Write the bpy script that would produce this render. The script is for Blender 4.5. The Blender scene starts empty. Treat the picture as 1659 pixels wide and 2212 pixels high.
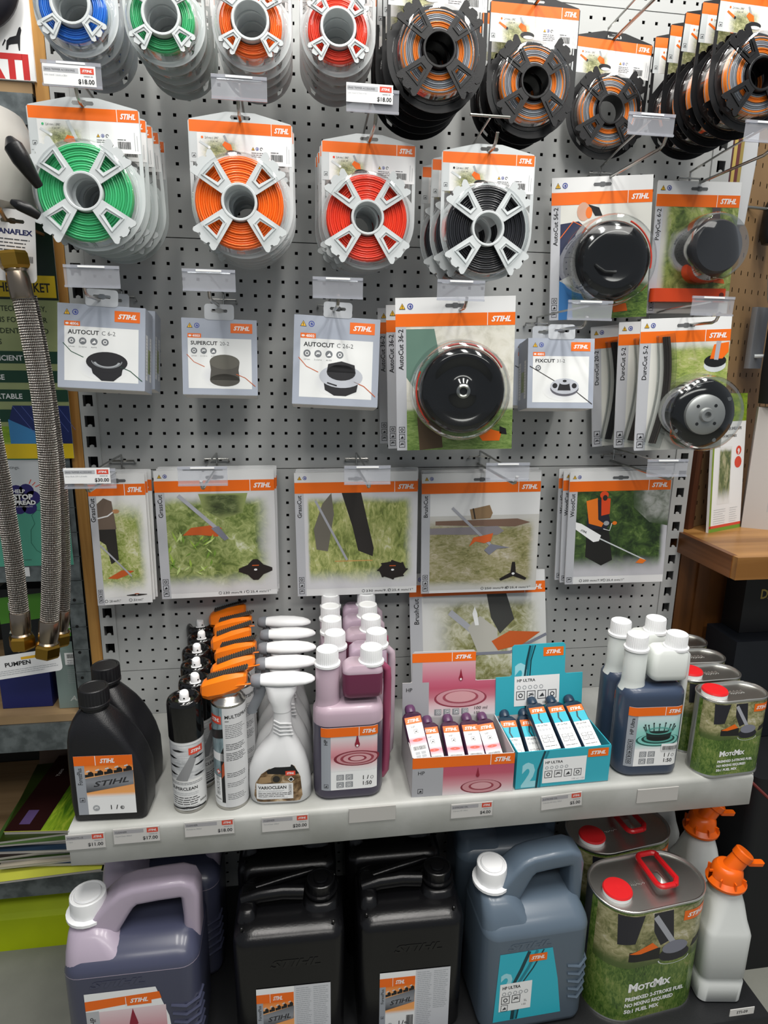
import bpy, math, random
from mathutils import Vector, Matrix
from mathutils.geometry import tessellate_polygon
random.seed(4)
PI = math.pi
scene = bpy.context.scene
COL = scene.collection
S = 0.001          # the scene is laid out in millimetres
FZ = 1500.0        # board datum (a panel seam) above the floor

def W(x, y, z): return Vector((x*S, y*S, (z+FZ)*S))

# ---------------------------------------------------------------- camera
cam_d = bpy.data.cameras.new('camera'); cam = bpy.data.objects.new('camera', cam_d); COL.objects.link(cam)
cam_d.sensor_fit = 'HORIZONTAL'; cam_d.sensor_width = 36.0; cam_d.lens = 36.0*1380.0/1659.0
cam_d.clip_start = 0.02
rx, ux, fx = Vector((0.98982789, -0.14146382, 0.01512391)), Vector((0.01830916, 0.2320825, 0.97252377)), Vector((0.14108692, 0.96235425, -0.23231182))
m = Matrix((rx, ux, -fx)).transposed().to_4x4(); m.translation = W(10.34, -1242.7, -202.4)
cam.matrix_world = m
scene.camera = cam
def at(px, py, y=None, z=None):
    """millimetre point of the place seen at a photo pixel, on the plane y or z"""
    c = Vector((10.34, -1242.7, -202.4)); d = rx*((px-829.5)/1380)-ux*((py-1106)/1380)+fx
    t = (y-c.y)/d.y if y is not None else (z-c.z)/d.z
    return c+d*t

# ---------------------------------------------------------------- light
wd = bpy.data.worlds.new('shop_ambient'); scene.world = wd; wd.use_nodes = True
wd.node_tree.nodes['Background'].inputs[0].default_value = (0.80, 0.86, 0.94, 1)
wd.node_tree.nodes['Background'].inputs[1].default_value = 0.30
def overhead_light(x, y, z, sx, sy, power, col=(1, 0.97, 0.92)):
    l = bpy.data.lights.new('tube_or_fill', 'AREA'); l.shape = 'RECTANGLE'; l.size = sx; l.size_y = sy
    l.energy = power; l.color = col
    o = bpy.data.objects.new('tube_or_fill', l); COL.objects.link(o); o.location = (x, y, z); return o
for i in range(3):
    overhead_light(-0.25+0.62*i, -0.72, 2.72, 0.16, 1.25, 24)
overhead_light(0.35, -2.3, 2.75, 2.6, 0.5, 44)  # broad frontal fill, added to brighten the faces of the display
scene.view_settings.view_transform = 'Standard'; scene.view_settings.look = 'None'
scene.view_settings.gamma = 1.0; scene.view_settings.exposure = -0.12
scene.view_settings.use_curve_mapping = False
scene.cycles.transparent_max_bounces = 24

# ---------------------------------------------------------------- materials
MATS = {}
def lin(c):
    c = c.lstrip('#'); v = [int(c[i:i+2], 16)/255 for i in (0, 2, 4)]
    return tuple((x/12.92 if x <= .04045 else ((x+.055)/1.055)**2.4) for x in v)+(1,)
def mat(name, col='#808080', rough=.5, metal=0, spec=.5, coat=0, trans=0, bump=None, vary=None, sss=0, ior=1.45):
    if name in MATS: return MATS[name]
    m = bpy.data.materials.new(name); m.use_nodes = True; nt = m.node_tree; b = nt.nodes['Principled BSDF']
    b.inputs['Base Color'].default_value = lin(col); b.inputs['Roughness'].default_value = rough
    b.inputs['Metallic'].default_value = metal; b.inputs['Specular IOR Level'].default_value = spec
    b.inputs['Coat Weight'].default_value = coat; b.inputs['Coat Roughness'].default_value = .12
    b.inputs['Transmission Weight'].default_value = trans; b.inputs['IOR'].default_value = ior
    if sss:
        b.inputs['Subsurface Weight'].default_value = sss; b.inputs['Subsurface Scale'].default_value = .01
    tc = nt.nodes.new('ShaderNodeTexCoord')
    if vary:                     # (second colour, scale, sharpness)
        n = nt.nodes.new('ShaderNodeTexNoise'); n.inputs['Scale'].default_value = vary[1]; n.inputs['Detail'].default_value = 5
        r = nt.nodes.new('ShaderNodeMapRange'); r.inputs[1].default_value = .5-vary[2]; r.inputs[2].default_value = .5+vary[2]
        x = nt.nodes.new('ShaderNodeMix'); x.data_type = 'RGBA'
        x.inputs[6].default_value = lin(col); x.inputs[7].default_value = lin(vary[0])
        nt.links.new(tc.outputs['Object'], n.inputs['Vector']); nt.links.new(n.outputs['Fac'], r.inputs[0])
        nt.links.new(r.outputs[0], x.inputs[0]); nt.links.new(x.outputs[2], b.inputs['Base Color'])
    if bump:                     # (scale, strength)
        n2 = nt.nodes.new('ShaderNodeTexNoise'); n2.inputs['Scale'].default_value = bump[0]; n2.inputs['Detail'].default_value = 4
        bp = nt.nodes.new('ShaderNodeBump'); bp.inputs['Strength'].default_value = bump[1]; bp.inputs['Distance'].default_value = .001
        nt.links.new(tc.outputs['Object'], n2.inputs['Vector']); nt.links.new(n2.outputs['Fac'], bp.inputs['Height']); nt.links.new(bp.outputs[0], b.inputs['Normal'])
    MATS[name] = m; return m
def clear(name, tint='#ffffff', gloss=.08, rough=.04, haze=0.0, hazecol='#d8dcde', fm=.62):
    if name in MATS: return MATS[name]
    m = bpy.data.materials.new(name); m.use_nodes = True; nt = m.node_tree; nt.nodes.clear()
    o = nt.nodes.new('ShaderNodeOutputMaterial'); t = nt.nodes.new('ShaderNodeBsdfTransparent'); g = nt.nodes.new('ShaderNodeBsdfGlossy')
    d = nt.nodes.new('ShaderNodeBsdfDiffuse'); d.inputs[0].default_value = lin(hazecol)
    t.inputs[0].default_value = lin(tint); g.inputs['Roughness'].default_value = rough
    fr = nt.nodes.new('ShaderNodeFresnel'); fr.inputs[0].default_value = 1.45
    ad = nt.nodes.new('ShaderNodeMath'); ad.operation = 'MULTIPLY_ADD'; ad.inputs[1].default_value = fm; ad.inputs[2].default_value = gloss*.3
    m1 = nt.nodes.new('ShaderNodeMixShader'); m2 = nt.nodes.new('ShaderNodeMixShader'); m1.inputs[0].default_value = haze
    nt.links.new(fr.outputs[0], ad.inputs[0]); nt.links.new(ad.outputs[0], m2.inputs[0])
    nt.links.new(t.outputs[0], m1.inputs[1]); nt.links.new(d.outputs[0], m1.inputs[2])
    nt.links.new(m1.outputs[0], m2.inputs[1]); nt.links.new(g.outputs[0], m2.inputs[2]); nt.links.new(m2.outputs[0], o.inputs[0])
    MATS[name] = m; return m
def wood(name, c1, c2, axis=2, scale=60, rough=.45):
    if name in MATS: return MATS[name]
    m = mat(name, c1, rough); nt = m.node_tree; b = nt.nodes['Principled BSDF']
    tc = nt.nodes.new('ShaderNodeTexCoord'); mp = nt.nodes.new('ShaderNodeMapping')
    sc = [scale]*3; sc[axis] = scale*.05; mp.inputs['Scale'].default_value = sc
    n = nt.nodes.new('ShaderNodeTexNoise'); n.inputs['Scale'].default_value = 1; n.inputs['Detail'].default_value = 6; n.inputs['Distortion'].default_value = .6
    r = nt.nodes.new('ShaderNodeValToRGB'); e = r.color_ramp.elements
    e[0].position = .34; e[0].color = lin(c2); e[1].position = .62; e[1].color = lin(c1)
    nt.links.new(tc.outputs['Object'], mp.inputs[0]); nt.links.new(mp.outputs[0], n.inputs[0]); nt.links.new(n.outputs['Fac'], r.inputs[0]); nt.links.new(r.outputs[0], b.inputs['Base Color'])
    return m
def photo(name, cols, scale=14, streak=(1, 1), fade=(.12, .12, .12, .12), paper='#e4e4e2', rough=.35, rot=0):
    """a printed photograph: blotches of ink that run out into the paper"""
    if name in MATS: return MATS[name]
    m = bpy.data.materials.new(name); m.use_nodes = True; nt = m.node_tree; b = nt.nodes['Principled BSDF']; b.inputs['Roughness'].default_value = rough
    L = nt.links.new; N = nt.nodes.new
    uv = N('ShaderNodeUVMap'); uv.uv_map = 'uv'
    mp = N('ShaderNodeMapping'); mp.inputs['Scale'].default_value = (streak[0], streak[1], 1); mp.inputs['Rotation'].default_value = (0, 0, rot); L(uv.outputs[0], mp.inputs[0])
    n = N('ShaderNodeTexNoise'); n.inputs['Scale'].default_value = scale; n.inputs['Detail'].default_value = 7; n.inputs['Roughness'].default_value = .68; n.inputs['Distortion'].default_value = 1.2; L(mp.outputs[0], n.inputs[0])
    n3 = N('ShaderNodeTexNoise'); n3.inputs['Scale'].default_value = 3.2; n3.inputs['Detail'].default_value = 2; L(uv.outputs[0], n3.inputs[0])
    mx = N('ShaderNodeMix'); mx.data_type = 'FLOAT'; mx.inputs[0].default_value = .42; L(n.outputs['Fac'], mx.inputs[2]); L(n3.outputs['Fac'], mx.inputs[3])
    r = N('ShaderNodeValToRGB'); e = r.color_ramp.elements
    k = len(cols); e[0].position = .33; e[0].color = lin(cols[0]); e[1].position = .68; e[1].color = lin(cols[-1])
    for i in range(1, k-1):
        q = e.new(.33+.35*i/(k-1)); q.color = lin(cols[i])
    L(mx.outputs[0], r.inputs[0])
    sx = N('ShaderNodeSeparateXYZ'); L(uv.outputs[0], sx.inputs[0])
    prev = None
    for ax, inv, w in ((0, 0, fade[0]), (0, 1, fade[1]), (1, 0, fade[2]), (1, 1, fade[3])):
        if w <= 0: continue
        a = N('ShaderNodeMath'); a.operation = 'MULTIPLY_ADD'; a.inputs[1].default_value = -1 if inv else 1; a.inputs[2].default_value = (1 if inv else 0)
        L(sx.outputs[ax], a.inputs[0])
        c = N('ShaderNodeMath'); c.operation = 'MULTIPLY_ADD'; c.inputs[1].default_value = .35*w*2; L(n3.outputs['Fac'], c.inputs[0]); c.inputs[2].default_value = -.35*w
        s = N('ShaderNodeMath'); s.operation = 'ADD'; L(a.outputs[0], s.inputs[0]); L(c.outputs[0], s.inputs[1])
        q = N('ShaderNodeMapRange'); q.interpolation_type = 'SMOOTHSTEP'; q.inputs[1].default_value = 0.02; q.inputs[2].default_value = w; L(s.outputs[0], q.inputs[0])
        if prev:
            t = N('ShaderNodeMath'); t.operation = 'MULTIPLY'; L(prev, t.inputs[0]); L(q.outputs[0], t.inputs[1]); prev = t.outputs[0]
        else: prev = q.outputs[0]
    if prev:
        x = N('ShaderNodeMix'); x.data_type = 'RGBA'; x.inputs[6].default_value = lin(paper); L(prev, x.inputs[0]); L(r.outputs[0], x.inputs[7]); L(x.outputs[2], b.inputs['Base Color'])
    else: L(r.outputs[0], b.inputs['Base Color'])
    MATS[name] = m; return m
def grad(name, stops, rough=.35, radial=None):
    """a printed blend up the label (radial: centre u, centre v, aspect)"""
    if name in MATS: return MATS[name]
    m = bpy.data.materials.new(name); m.use_nodes = True; nt = m.node_tree; b = nt.nodes['Principled BSDF']; b.inputs['Roughness'].default_value = rough
    L = nt.links.new; N = nt.nodes.new
    uv = N('ShaderNodeUVMap'); uv.uv_map = 'uv'; sx = N('ShaderNodeSeparateXYZ')
    if radial:
        mp = N('ShaderNodeMapping'); mp.inputs['Location'].default_value = (-radial[0], -radial[1]*radial[2], 0); mp.inputs['Scale'].default_value = (1, radial[2], 1)
        L(uv.outputs[0], mp.inputs[0]); ln = N('ShaderNodeVectorMath'); ln.operation = 'LENGTH'; L(mp.outputs[0], ln.inputs[0]); src = ln.outputs['Value']
    else:
        L(uv.outputs[0], sx.inputs[0]); src = sx.outputs[1]
    r = N('ShaderNodeValToRGB'); e = r.color_ramp.elements
    e[0].position = stops[0][0]; e[0].color = lin(stops[0][1]); e[1].position = stops[-1][0]; e[1].color = lin(stops[-1][1])
    for p, c in stops[1:-1]:
        q = e.new(p); q.color = lin(c)
    L(src, r.inputs[0]); L(r.outputs[0], b.inputs['Base Color'])
    MATS[name] = m; return m

WHT = mat('print_white', '#eceded', .4); PAPER = mat('card_paper', '#dfe0e0', .4); GREY = mat('print_grey', '#b2b4b8', .4)
ORG = mat('print_orange', '#ea6a10', .4); RED = mat('ticket_red', '#d84a34', .4); BLK = mat('print_black', '#18191b', .4)
INK = mat('print_ink', '#3a3c40', .45); LGREY = mat('print_light_grey', '#9ea2a6', .4); YEL = mat('print_yellow', '#e8b428', .4); BLU = mat('print_blue', '#35449a', .4)
SIL = mat('print_silver', '#b9c2d0', .35); TEAL = mat('print_teal', '#2fb0c4', .38); DKG = mat('print_dark_green', '#1d4a35', .4)
STEEL = mat('zinc_wire', '#b0b0ac', .25, 1); CHROME = mat('tin_plate', '#d2d2ce', .36, 1, bump=(40, .1)); BRASS = mat('brass', '#b08a3c', .3, 1)
BLKP = mat('black_plastic', '#121214', .34, bump=(900, .15)); BLKG = mat('black_gloss', '#0b0b0c', .1, coat=.5)
WHTP = mat('white_plastic', '#eeeff0', .35); GRYP = mat('grey_plastic', '#7a7e84', .4); PALEP = mat('pale_grey_plastic', '#c9cecf', .38)
ORGP = mat('orange_plastic', '#ef7a12', .38); REDP = mat('red_plastic', '#cf2226', .35)
BOARD = mat('painted_steel_grey', '#aeb0af', .45, bump=(300, .08)); SHELFM = mat('shelf_paint', '#b2b3b0', .4, vary=('#9d9e99', 9, .16), bump=(200, .1))
DARK = mat('void_shade', '#0a0a0b', .8)  # near-black stands in for the shade inside holes and behind perforated boards
CLR = clear('clear_blister', '#fbfcfc', .04, .06, .0, fm=.32); HOLD = clear('clear_label_holder', '#eceff4', .2, .12, .34, '#d6d8e0'); SLEEVE = clear('clear_sleeve', '#fbfbfb', .06, .08, .0, fm=.1)

# ---------------------------------------------------------------- geometry collector
GLY = {}
def glyphs(s, bold, ital):
    k = (s, bold, ital)
    if k not in GLY:
        cu = bpy.data.curves.new('t', 'FONT'); cu.body = s; cu.size = 1; cu.offset = bold; cu.shear = ital; cu.resolution_u = 2; cu.fill_mode = 'FRONT'
        o = bpy.data.objects.new('t', cu); COL.objects.link(o)
        dg = bpy.context.evaluated_depsgraph_get(); me = o.evaluated_get(dg).to_mesh()
        v = [(p.co.x, p.co.y) for p in me.vertices]; f = [tuple(p.vertices) for p in me.polygons]
        o.evaluated_get(dg).to_mesh_clear(); bpy.data.objects.remove(o); bpy.data.curves.remove(cu)
        x0 = min((p[0] for p in v), default=0); x1 = max((p[0] for p in v), default=1)
        GLY[k] = ([(a-x0, b) for a, b in v], f, x1-x0)
    return GLY[k]
def rr(x0, x1, y0, y1, r, n=4):
    r = min(r, (x1-x0)/2-1e-4, (y1-y0)/2-1e-4); o = []
    for cx, cy, a in ((x1-r, y0+r, -90), (x1-r, y1-r, 0), (x0+r, y1-r, 90), (x0+r, y0+r, 180)):
        for i in range(n+1):
            t = math.radians(a+90*i/n); o.append((cx+r*math.cos(t), cy+r*math.sin(t)))
    return o
def circ(cx, cy, rx, ry=None, n=24, a0=0):
    ry = ry or rx; return [(cx+rx*math.cos(a0+2*PI*i/n), cy+ry*math.sin(a0+2*PI*i/n)) for i in range(n)]
class G:
    def __init__(s): s.v = []; s.f = []; s.m = []; s.uv = []
    def _q(s, vs, fs, m, uv=None):
        b = len(s.v); s.v += [tuple(p) for p in vs]; s.uv += (uv or [(0, 0)]*len(vs))
        for f in fs: s.f.append(tuple(i+b for i in f)); s.m.append(m)
        return s
    # --- solids
    def box(s, x0, x1, y0, y1, z0, z1, m):
        vs = [(x, y, z) for z in (z0, z1) for y in (y0, y1) for x in (x0, x1)]
        return s._q(vs, [(0, 2, 3, 1), (4, 5, 7, 6), (0, 1, 5, 4), (2, 6, 7, 3), (0, 4, 6, 2), (1, 3, 7, 5)], m)
    def loft(s, secs, m, cap=(1, 1), mats=None):
        n = len(secs[0]); vs = [p for q in secs for p in q]; k = len(secs)
        for j in range(k-1):
            mm = mats[j] if mats else m
            fs = [(j*n+i, j*n+(i+1) % n, (j+1)*n+(i+1) % n, (j+1)*n+i) for i in range(n)]
            if j == 0: b = len(s.v); s.v += [tuple(p) for p in vs]; s.uv += [(0, 0)]*len(vs)
            for f in fs: s.f.append(tuple(i+b for i in f)); s.m.append(mm)
        if cap[0]: s.f.append(tuple(b+i for i in range(n-1, -1, -1))); s.m.append(mats[0] if mats else m)
        if cap[1]: s.f.append(tuple(b+(k-1)*n+i for i in range(n))); s.m.append(mats[-1] if mats else m)
        return s
    def body(s, rows, m, n=5, mats=None, cap=(1, 1)):
        """rows: (z, xl, xr, y0, y1, r)"""
        return s.loft([[(x, y, z) for x, y in rr(a, b, c, d, r, n)] for z, a, b, c, d, r in rows], m, cap, mats)
    def lathe(s, prof, m, n=28, c=(0, 0, 0), axis='z', cap=(1, 1), mats=None):
        secs = []
        for r, h in prof:
            q = []
            for i in range(n):
                t = 2*PI*i/n; a, b = max(r, .01)*math.cos(t), max(r, .01)*math.sin(t)
                if axis == 'z': q.append((c[0]+a, c[1]+b, c[2]+h))
                elif axis == 'y': q.append((c[0]+a, c[1]+h, c[2]-b))
                else: q.append((c[0]+h, c[1]+a, c[2]+b))
            secs.append(q)
        return s.loft(secs, m, cap, mats)
    def tube(s, pts, r, m, n=8, cap=(1, 1), ry=None, up=None):
        P = [Vector(p) for p in pts]; secs = []; u = None
        for i, p in enumerate(P):
            t = (P[min(i+1, len(P)-1)]-P[max(i-1, 0)]).normalized()
            if u is None:
                a = Vector(up) if up else (Vector((0, 0, 1)) if abs(t.z) < .9 else Vector((1, 0, 0)))
                u = t.cross(a).normalized()
            else: u = (u-t*u.dot(t)).normalized()
            w = t.cross(u)
            rr_ = r[i] if isinstance(r, (list, tuple)) else r
            b = (ry if ry else rr_)
            secs.append([p+u*rr_*math.cos(2*PI*k/n)+w*b*math.sin(2*PI*k/n) for k in range(n)])
        return s.loft(secs, m, cap)
    def plate(s, outer, holes, d, m, fn=None, side=None):
        """polygon with holes in x,z extruded from y=-d (front) to y=0"""
        loops = [outer]+list(holes); flat = [p for l in loops for p in l]
        tri = tessellate_polygon([[Vector((p[0], p[1], 0)) for p in l] for l in loops])
        n = len(flat); vs = [(p[0], -d, p[1]) for p in flat]+[(p[0], 0, p[1]) for p in flat]
        fs = []
        for t in tri:
            a, b, c = t; A, B, C = flat[a], flat[b], flat[c]
            if (B[0]-A[0])*(C[1]-A[1])-(B[1]-A[1])*(C[0]-A[0]) < 0: b, c = c, b
            fs.append((a, b, c)); fs.append((c+n, b+n, a+n))
        o = 0
        sf = []
        for l in loops:
            k = len(l)
            ar = sum(l[i][0]*l[(i+1) % k][1]-l[(i+1) % k][0]*l[i][1] for i in range(k))
            for i in range(k):
                i2 = (i+1) % k; q = (o+i, o+i+n, o+i2+n, o+i2)
                if (ar < 0) != (l is not outer): q = q[::-1]
                sf.append(q)
            o += k
        b0 = len(s.v); s._q(vs, fs, m)
        for q in sf: s.f.append(tuple(b0+i for i in q)); s.m.append(side or m)
        return s
    def add(s, g, fn):
        b = len(s.v); s.v += [tuple(fn(*p)) for p in g.v]; s.uv += g.uv
        for f, mm in zip(g.f, g.m): s.f.append(tuple(i+b for i in f)); s.m.append(mm)
        return s
    def xf(s, M):
        s.v = [tuple(M @ Vector(p)) for p in s.v]; return s
    def slice(s, st=4.0):
        """cut every face into narrow upright strips so that it can follow a curved wall"""
        o = G()
        for f, m in zip(s.f, s.m):
            P = [(*s.v[i], *s.uv[i]) for i in f]; a = min(p[0] for p in P); b = max(p[0] for p in P)
            k0, k1 = math.floor(a/st), math.ceil(b/st)
            if k1-k0 <= 1: o._q([p[:3] for p in P], [tuple(range(len(P)))], m, [p[3:] for p in P]); continue
            for k in range(k0, k1):
                Q = P
                for lim, sg in ((k*st, 1), ((k+1)*st, -1)):
                    R_ = []
                    for i in range(len(Q)):
                        p, q = Q[i], Q[(i+1) % len(Q)]; dp, dq = (p[0]-lim)*sg, (q[0]-lim)*sg
                        if dp >= 0: R_.append(p)
                        if dp*dq < 0: t = dp/(dp-dq); R_.append(tuple(x+(y-x)*t for x, y in zip(p, q)))
                    Q = R_
                    if len(Q) < 3: break
                if len(Q) >= 3: o._q([p[:3] for p in Q], [tuple(range(len(Q)))], m, [p[3:] for p in Q])
        return o
    # --- flat print: x right, z up, y = layer height (towards the viewer is -y)
    def rect(s, x, z, w, h, m, l=1, nx=1):
        y = -.12*l; vs = []; uv = []
        for j in (0, 1):
            for i in range(nx+1): vs.append((x+w*i/nx, y, z+h*j)); uv.append((i/nx, j))
        return s._q(vs, [(i, i+1, nx+1+i+1, nx+1+i) for i in range(nx)], m, uv)
    def poly(s, pts, m, l=1):
        tri = tessellate_polygon([[Vector((p[0], p[1], 0)) for p in pts]]); fs = []
        for a, b, c in tri:
            A, B, C = pts[a], pts[b], pts[c]
            if (B[0]-A[0])*(C[1]-A[1])-(B[1]-A[1])*(C[0]-A[0]) < 0: b, c = c, b
            fs.append((a, b, c))
        x0 = min(p[0] for p in pts); x1 = max(p[0] for p in pts); z0 = min(p[1] for p in pts); z1 = max(p[1] for p in pts)
        return s._q([(p[0], -.12*l, p[1]) for p in pts], fs, m, [((p[0]-x0)/(x1-x0+1e-6), (p[1]-z0)/(z1-z0+1e-6)) for p in pts])
    def line(s, pts, w, m, l=1):
        P = [Vector(p) for p in pts]; a = []
        for i, p in enumerate(P):
            t = (P[min(i+1, len(P)-1)]-P[max(i-1, 0)]).normalized(); nn = Vector((-t.y, t.x))*w/2
            a.append((p-nn, p+nn))
        vs = [(q.x, -.12*l, q.y) for pr in a for q in pr]
        return s._q(vs, [(2*i, 2*i+2, 2*i+3, 2*i+1) for i in range(len(P)-1)], m)
    def ring(s, cx, cz, r0, r1, m, l=1, ry=1, n=20, a0=0, a1=2*PI):
        vs = []
        for i in range(n+1):
            t = a0+(a1-a0)*i/n
            for r in (r0, r1): vs.append((cx+r*math.cos(t), -.12*l, cz+r*ry*math.sin(t)))
        return s._q(vs, [(2*i, 2*i+1, 2*i+3, 2*i+2) for i in range(n)], m)
    def text(s, t, x, z, h, m, l=2, bold=.0, ital=0, rot=0, al='l', w=None):
        v, f, wd_ = glyphs(t, bold, ital); k = h/.72; kx = k if w is None else w/max(wd_, .01)
        ww = wd_*kx; o = {'l': 0, 'c': -ww/2, 'r': -ww}[al]; c, sn = math.cos(rot), math.sin(rot)
        vs = []
        for a, b in v:
            a = a*kx+o; b = b*k; vs.append((x+a*c-b*sn, -.12*l, z+a*sn+b*c))
        return s._q(vs, f, m)
    def fine(s, x, z, w, n, gap, m, l=2, th=.5, ragged=.25, seed=1):
        rd = random.Random(seed)
        for i in range(n):
            q = x; e = x+w*(1-ragged*rd.random())
            while q < e:
                d = rd.uniform(2, 6)*th*1.6; s.rect(q, z-gap*i, min(d, e-q), th, m, l); q += d+th*.9
        return s
    def barcode(s, x, z, w, h, m, l=2, seed=3):
        rd = random.Random(seed); q = x
        while q < x+w:
            d = rd.choice((.35, .6, .9)); s.rect(q, z, d, h, m, l); q += d+rd.choice((.35, .6))
        return s
    def brand(s, x, z, w, h, l=2, bg=None):
        if bg: s.rect(x, z, w, h, bg, l)
        return s.text('STIHL', x+w*.13, z+h*.30, h*.42, WHT, l+1, bold=.035, ital=.32, w=w*.74)
    def warn(s, x, z, h, l=2, ring=True):
        s.poly([(x, z), (x+h*1.1, z), (x+h*.55, z+h)], BLK, l); s.poly([(x+h*.13, z+h*.08), (x+h*.97, z+h*.08), (x+h*.55, z+h*.86)], YEL, l+1)
        s.rect(x+h*.5, z+h*.3, h*.11, h*.34, BLK, l+2); s.rect(x+h*.5, z+h*.15, h*.11, h*.1, BLK, l+2)
        if ring:
            cx = x+h*1.9; s.ring(cx, z+h*.48, h*.36, h*.5, BLU, l); s.poly([(cx-h*.2, z+h*.5), (cx+h*.05, z+h*.2), (cx+h*.26, z+h*.4), (cx+h*.05, z+h*.72)], BLU, l)
        return s
    def icon(s, x, z, d, m=None, l=2, k=0, sq=False):
        m = m or INK
        if sq:
            for a in ((x, z, d, d*.08), (x, z+d*.92, d, d*.08), (x, z, d*.08, d), (x+d*.92, z, d*.08, d)): s.rect(*a, m, l)
        else: s.poly(circ(x+d/2, z+d/2, d/2, n=16), m, l)
        i = m if sq else WHT
        if k % 3 == 0: s.ring(x+d/2, z+d/2, d*.16, d*.27, i, l+1, n=10)
        elif k % 3 == 1: s.line([(x+d*.2, z+d*.4), (x+d*.45, z+d*.55), (x+d*.8, z+d*.5)], d*.13, i, l+1); s.line([(x+d*.25, z+d*.65), (x+d*.75, z+d*.7)], d*.08, i, l+1)
        else: s.poly([(x+d*.2, z+d*.25), (x+d*.8, z+d*.3), (x+d*.6, z+d*.7), (x+d*.4, z+d*.5)], i, l+1)
        return s
    # --- mesh
    def mesh(s, name, smooth=True, ang=38):
        me = bpy.data.meshes.new(name); me.from_pydata([(a*S, b*S, c*S) for a, b, c in s.v], [], s.f)
        ml = []; 
        for q in s.m:
            if q not in ml: ml.append(q)
        for q in ml: me.materials.append(q)
        me.polygons.foreach_set('material_index', [ml.index(q) for q in s.m])
        uvl = me.uv_layers.new(name='uv'); vi = [0]*len(me.loops); me.loops.foreach_get('vertex_index', vi)
        fl = []
        for i in vi: fl += s.uv[i]
        uvl.data.foreach_set('uv', fl)
        if smooth:
            me.polygons.foreach_set('use_smooth', [True]*len(me.polygons)); me.set_sharp_from_angle(angle=math.radians(ang))
        me.update(); return me
def flat(off=0, y=0): return lambda x, yy, z: (x, y+yy, z)
def cylmap(r, cx=0, cy=0, a0=0): return lambda x, yy, z: (cx+(r-yy)*math.sin(x/r+a0), cy-(r-yy)*math.cos(x/r+a0), z)
def hide(*a): pass

# ---------------------------------------------------------------- things
def thing(name, parts, x, y, z, label, cat, group=None, rz=0, rx=0, ry=0, kind=None):
    """parts: [(name, mesh, [sub parts], label or None)]; a single mesh makes a one-mesh thing"""
    if isinstance(parts, bpy.types.Mesh): r = bpy.data.objects.new(name, parts)
    else: r = bpy.data.objects.new(name, None); r.empty_display_size = .02
    COL.objects.link(r); r.location = W(x, y, z); r.rotation_euler = (math.radians(rx), math.radians(ry), math.radians(rz))
    if label: r['label'] = label; r['category'] = cat
    if group: r['group'] = group
    if kind: r['kind'] = kind
    def sub(ps, par):
        for p in ps:
            o = bpy.data.objects.new(p[0], p[1]); COL.objects.link(o); o.parent = par
            if len(p) > 3 and p[3]: o['label'] = p[3]
            if len(p) > 2 and p[2]: sub(p[2], o)
    if not isinstance(parts, bpy.types.Mesh): sub(parts, r)
    return r
def struct(name, me, x=0, y=0, z=0, rz=0):
    o = bpy.data.objects.new(name, me); COL.objects.link(o); o.location = W(x, y, z); o.rotation_euler = (0, 0, math.radians(rz)); o['kind'] = 'structure'; return o
ORD = ['front', 'second', 'third', 'fourth', 'fifth', 'sixth', 'seventh']

# ================================================================ the room
CONC = mat('concrete', '#8e8f86', .8, vary=('#75766f', 6, .25), bump=(60, .5))
PALEW = mat('back_wall', '#4a4a48', .8, vary=('#3c3b39', 3, .2))
struct('floor', G().box(-3500, 3500, -4000, 1200, -FZ-60, -FZ, CONC).mesh('floor'))
struct('wall_back', G().box(-3500, 3500, 1000, 1060, -FZ, 1400, PALEW).mesh('wall_back'))

# ---- display bay: pressed panels, uprights, sheet coloured dark for the shade behind them
def pegboard(z1, z0, rows):
    g = G(); xs = [-341]; zs = [z0+.8]
    for i in range(-13, 33): xs += [i*25-2.7, i*25+2.7]
    xs.append(816)
    for z in rows: zs += [z-2.7, z+2.7]
    zs.append(z1-.8)
    nx = len(xs); vs = [(x, 0, z) for z in zs for x in xs]; fs = []; 
    for j in range(len(zs)-1):
        for i in range(nx-1):
            if i % 2 == 1 and j % 2 == 1: continue
            fs.append((j*nx+i, j*nx+i+1, (j+1)*nx+i+1, (j+1)*nx+i))
    g._q(vs, fs, BOARD)
    for j in range(1, len(zs)-1, 2):       # folded hole edges
        for i in range(1, nx-1, 2):
            a, b, c, d = xs[i], xs[i+1], zs[j], zs[j+1]
            g._q([(a, 0, c), (b, 0, c), (b, 0, d), (a, 0, d), (a, 1.6, c), (b, 1.6, c), (b, 1.6, d), (a, 1.6, d)], [(0, 1, 5, 4), (1, 2, 6, 5), (2, 3, 7, 6), (3, 0, 4, 7)], BOARD)
    for zz, s in ((z1-.8, 1), (z0+.8, -1)): # turned-in top and bottom edges
        g._q([(-341, 0, zz), (816, 0, zz), (816, 12, zz), (-341, 12, zz)], [(0, 1, 2, 3)], BOARD)
    return g.mesh('pegboard_panel', smooth=False)
H = 411.75
for k, (lab) in enumerate(['grey perforated steel panel across the top edge behind the top row of reels', 'grey perforated steel panel behind the large round line reels',
        'grey perforated steel panel behind the row of boxed mowing heads', 'grey perforated steel panel behind the flat blade packets', 'grey perforated steel panel right behind the bottles on the white shelf',
        'grey perforated steel panel behind the canisters on the black base shelf']):
    z1 = H*(2-k); z0 = z1-H; rows = [z0+18.4+25*i for i in range(16)]
    thing('pegboard_panel', pegboard(z1, z0, rows), 0, 0, 0, lab, 'pegboard panel', 'perforated back panels of the display bay')
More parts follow.
